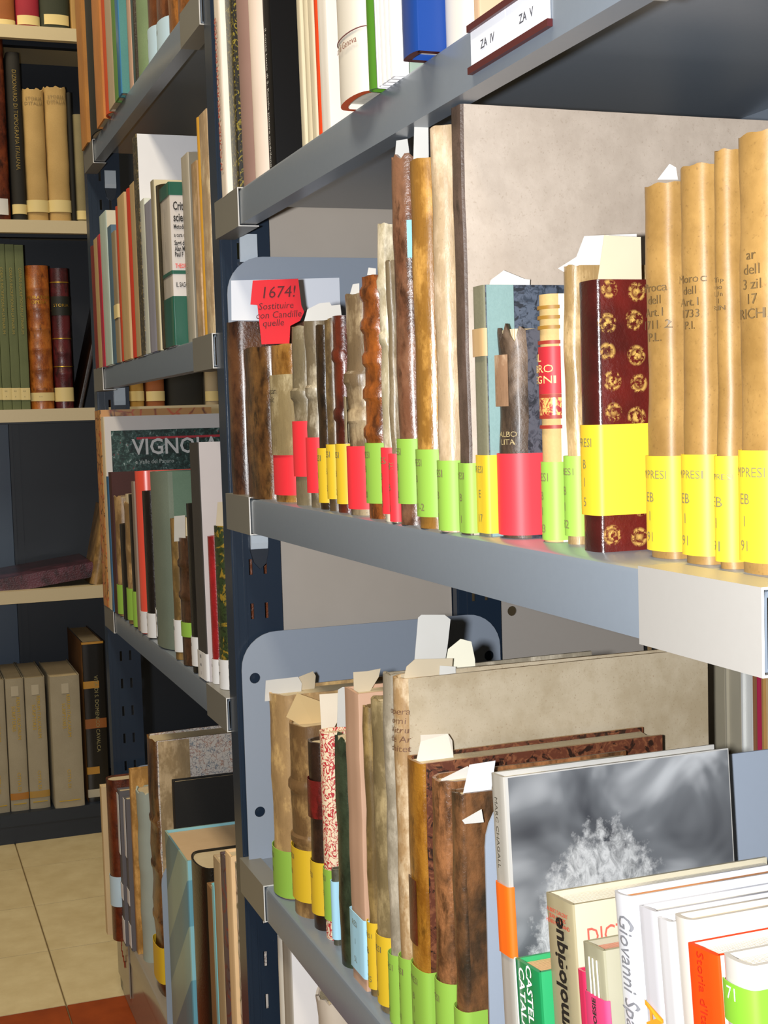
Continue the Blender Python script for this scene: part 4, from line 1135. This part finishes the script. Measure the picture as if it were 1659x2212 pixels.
# bottom shelf
GV = CLO('a39a86', '8f8672')
for j, (xl, xr, yt) in enumerate(((-30, 15, 1470), (17, 57, 1466), (59, 103, 1463), (113, 178, 1460))):
    b = bc(4, ('leftmost grey cloth volume cut by the picture edge', 'narrow grey cloth volume with yellow lettering and orange stripe', 'grey cloth volume with yellow lettering, third from the left', 'widest grey cloth volume, standing forward')[j] + ' on the bottom far shelf', xl, xr, 1600, yt, GV, D=.26, X=CY + (.0 if j == 3 else .024), bulge=.006)
    YL = M('card', 'c09c20')
    lettering(b, 'RERUM ITALICARUM\nSCRIPTORES', b.h * .70, .012, YL, rot=-90)
    lettering(b, 'CITTA DI', b.h * .22, .012, YL, rot=-90)
    band(b, b.h * .05, b.h * .056, b.S[6], b.S[-7], YL, name='yellow_rule')
    if j in (1, 2): band(b, b.h * .085, b.h * .135, b.S[4], b.S[-5], M('card', 'a8702c' if j == 1 else 'a88440'), name='stripe')
    band(b, b.h * .87, b.h * .945, -.009, .009, PA('b6ad99'), name='emblem', off=.0006)
b = bc(4, 'tall black volume with painted gold curves on the bottom far shelf', 186, 232, 1600, 1385, GL('100e0c', '080706'), boards=CLO('7a5020', '5c3c18'), flat=True, D=.3, bulge=.002)
lettering(b, 'VITA DI S. DOMENICO CAVALCA', b.h * .55, .0135, M('card', '8a8258'), rot=-90, s=.004)
GD = M('card', 'b0802c')
band(b, b.h * .985, b.h * .999, b.S[3], b.S[-4], GD, name='gold_edge'); band(b, b.h * .71, b.h * .755, b.S[3], .012, GD, name='gold_horn'); band(b, b.h * .46, b.h * .52, b.S[4], b.S[-5], M('card', '8a501c'), name='gold_horn')
band(b, b.h * .175, b.h * .22, b.S[3], .004, GD, name='gold_label'); band(b, b.h * .03, b.h * .08, b.S[3], b.S[-4], M('card', 'b4ac98'), name='call_label')

# ------------------------------------------------------------------ loose papers
WP = M('paper', 'c9c7c2', 'b8b5ae'); CP = M('paper', 'bfb198', 'ac9d82'); BP = M('card', 'd0b482')
slip('white card standing behind the red note', 'a1', [(500, 692), (499, 606), (733, 600), (735, 658), (640, 676), (640, 693)], M('card', 'e6ebf6'), dy=-.030, name='white_card', cat='card', Y=1.497 + .03)
o = slip('red paper note with handwriting, stuck up over the books', 'a3', [(565, 744), (556, 659), (541, 658), (546, 606), (644, 602), (651, 660), (657, 674), (648, 693), (627, 704), (625, 742)], M('card', 'e2202c'), dy=.014, name='red_note', cat='note')
Yn = BK['a3'].Y + .014 - .0006
for (tx, px, py, sz) in (('1674!', 600, 632, .0165), ('Sostituire', 596, 661, .0095), ('con Candille', 602, 680, .0095), ('quelle', 590, 698, .0095)):
    v, f = text_mesh(tx, 0.0, .15); c_ = atY(px, py, Yn)
    mesh_obj('handwriting', [(c_.x + p[0] * sz, Yn, c_.z + p[1] * sz + p[0] * sz * .05) for p in v], f, M('card', '5a1418'), o, smooth=False)
slip('folded cream papers lying above the yellow banded books', 'a7', [(657, 694), (664, 668), (690, 655), (712, 653), (716, 660), (735, 658), (738, 684), (700, 692)], WP, dy=-.004)
slip('white paper tip over the mottled grey vellum book', 'a9', [(756, 636), (762, 614), (776, 612), (776, 634)], WP)
slip('torn white tip over the chestnut ribbed book', 'a10', [(793, 594), (796, 578), (812, 580), (812, 594)], WP)
slip('white sheet tucked in the tall golden vellum book', 'a14', [(893, 345), (895, 262), (912, 250), (925, 258), (926, 345)], WP, dy=.004)
slip('small white sheet tucked in the brown mottled book', 'a13', [(852, 348), (856, 304), (880, 300), (884, 330), (870, 346)], WP)
slip('white sheet beside the folio top under the upper shelf', 'a15', [(1072, 216), (1078, 196), (1108, 186), (1109, 216)], WP, dy=.0, Y=1.02)
slip('white papers lying on the teal marbled book', 'a17', [(1055, 622), (1060, 605), (1088, 584), (1132, 602), (1145, 604), (1144, 622)], WP)
slip('white papers rising from the round backed vellum book', 'a20', [(1205, 580), (1245, 555), (1262, 510), (1375, 505), (1376, 600), (1240, 600)], WP, dy=.002)
slip('cream folded sheet over the gilt flowered book', 'a21', [(1290, 612), (1305, 508), (1372, 512), (1384, 512), (1386, 612)], CP, dy=.014)
slip('white tip over the first tan vellum volume', 'a22', [(1420, 388), (1446, 354), (1460, 362), (1464, 388)], WP, dy=.006)
slip('tall white strip of paper rising from the lower shelf books', 'c9', [(893, 1452), (903, 1334), (910, 1328), (960, 1328), (973, 1338), (967, 1392), (958, 1452)], WP, dy=.004)
slip('crumpled cream paper behind the tall white strip', 'c10', [(955, 1470), (968, 1402), (995, 1380), (1018, 1386), (1026, 1425), (1028, 1470)], M('paper', 'e4e0cc', 'd0cab4'), dy=.004)
slip('cream folded slip above the folio spine', 'c11', [(868, 1482), (878, 1440), (896, 1424), (978, 1422), (975, 1466)], CP, dy=.006)
slip('white scrap standing on the folio top', 'c11', [(948, 1472), (950, 1438), (984, 1440), (985, 1468)], WP, dy=.003)
slip('bundle of torn white papers on the tan vellum book', 'c1', [(572, 1515), (574, 1470), (590, 1468), (644, 1462), (652, 1476), (650, 1506)], WP, dy=.004)
slip('cream torn paper lying behind the torn white bundle', 'c1', [(640, 1500), (646, 1462), (676, 1450), (682, 1460), (678, 1500)], CP, dy=.012)
slip('tan square of card leaning over the lower shelf books', 'c2', [(617, 1548), (637, 1494), (702, 1518), (712, 1562), (690, 1590)], BP, dy=.006, curl=.008, name='tan_card', cat='card')
slip('cream slip behind the tan card', 'c3', [(695, 1590), (690, 1500), (730, 1497), (728, 1560), (712, 1590)], M('paper', 'e8dcc8', 'd8c8b0'), dy=.002)
slip('white slip with pencil mark beside the tan card', 'c5', [(728, 1570), (730, 1490), (740, 1484), (768, 1484), (768, 1545), (750, 1570)], WP, dy=.0)
slip('cream torn sheets standing behind the pinkish book', 'c7', [(765, 1510), (763, 1452), (792, 1450), (822, 1444), (818, 1462), (795, 1500)], CP, dy=.004)
slip('cream sheet curling over the golden calf book', 'c12', [(898, 1650), (905, 1600), (902, 1584), (962, 1582), (974, 1598), (980, 1640)], M('paper', 'e6ded0', 'd4cab8'), dy=.004, curl=.006)
slip('white slip between the brown leather books', 'c13', [(938, 1700), (955, 1682), (1010, 1655), (1018, 1660), (1002, 1695)], WP, dy=.002)
o = slip('blue grey slip with pencilled word beside the pale bookend', 'c14', [(1000, 1715), (1014, 1652), (1070, 1643), (1060, 1715)], M('paper', 'd4d8dc', 'c4c8ce'), dy=.004)
slip('white triangle of paper in the blotched calf book', 'c14', [(998, 1772), (1040, 1748), (1045, 1776), (1004, 1780)], WP, dy=-.0235)
slip('cream paper standing in the green marbled book', 't16', [(466, 1140), (470, 1085), (492, 1083), (494, 1128), (478, 1142)], CP, dy=.002)
slip('pale card with pink edge in the small brown leather book', 't12', [(376, 1170), (376, 1115), (400, 1113), (401, 1168)], M('paper', 'b8b4ac', '98948c'), dy=.002, name='card', cat='card')
slip('picture strip with brown figure before the lavender grey board', 't14', [(470, 1080), (468, 1012), (492, 1010), (494, 1080)], M('vein', 'e4e4e4', '8a5c44', '6c6c74', s=40), dy=-.014, name='picture_strip', cat='picture')
slip('white ragged paper in the navy book on the lowest shelf', 'n1', [(580, 2205), (582, 2170), (563, 2156), (580, 2146), (597, 2156), (598, 2205)], WP, dy=.0)

# ribbon hanging from the red brown book
r1 = BK['r1']
rb = MB()
for i in range(6):
    z0_ = ZB4 + .004 - .011 * i; x0_ = FX - .006 - .0025 * math.sin(i * .9)
    rb.box((x0_, r1.Y + .006 + .0012 * i, z0_ - .0112), (x0_ + .0012, r1.Y + .0095 + .0012 * i + (.003 if i > 3 else 0), z0_))
tag(rb.build('ribbon', M('card', '9c3a14')), 'thin red brown ribbon hanging from the book with light blue band', 'ribbon')
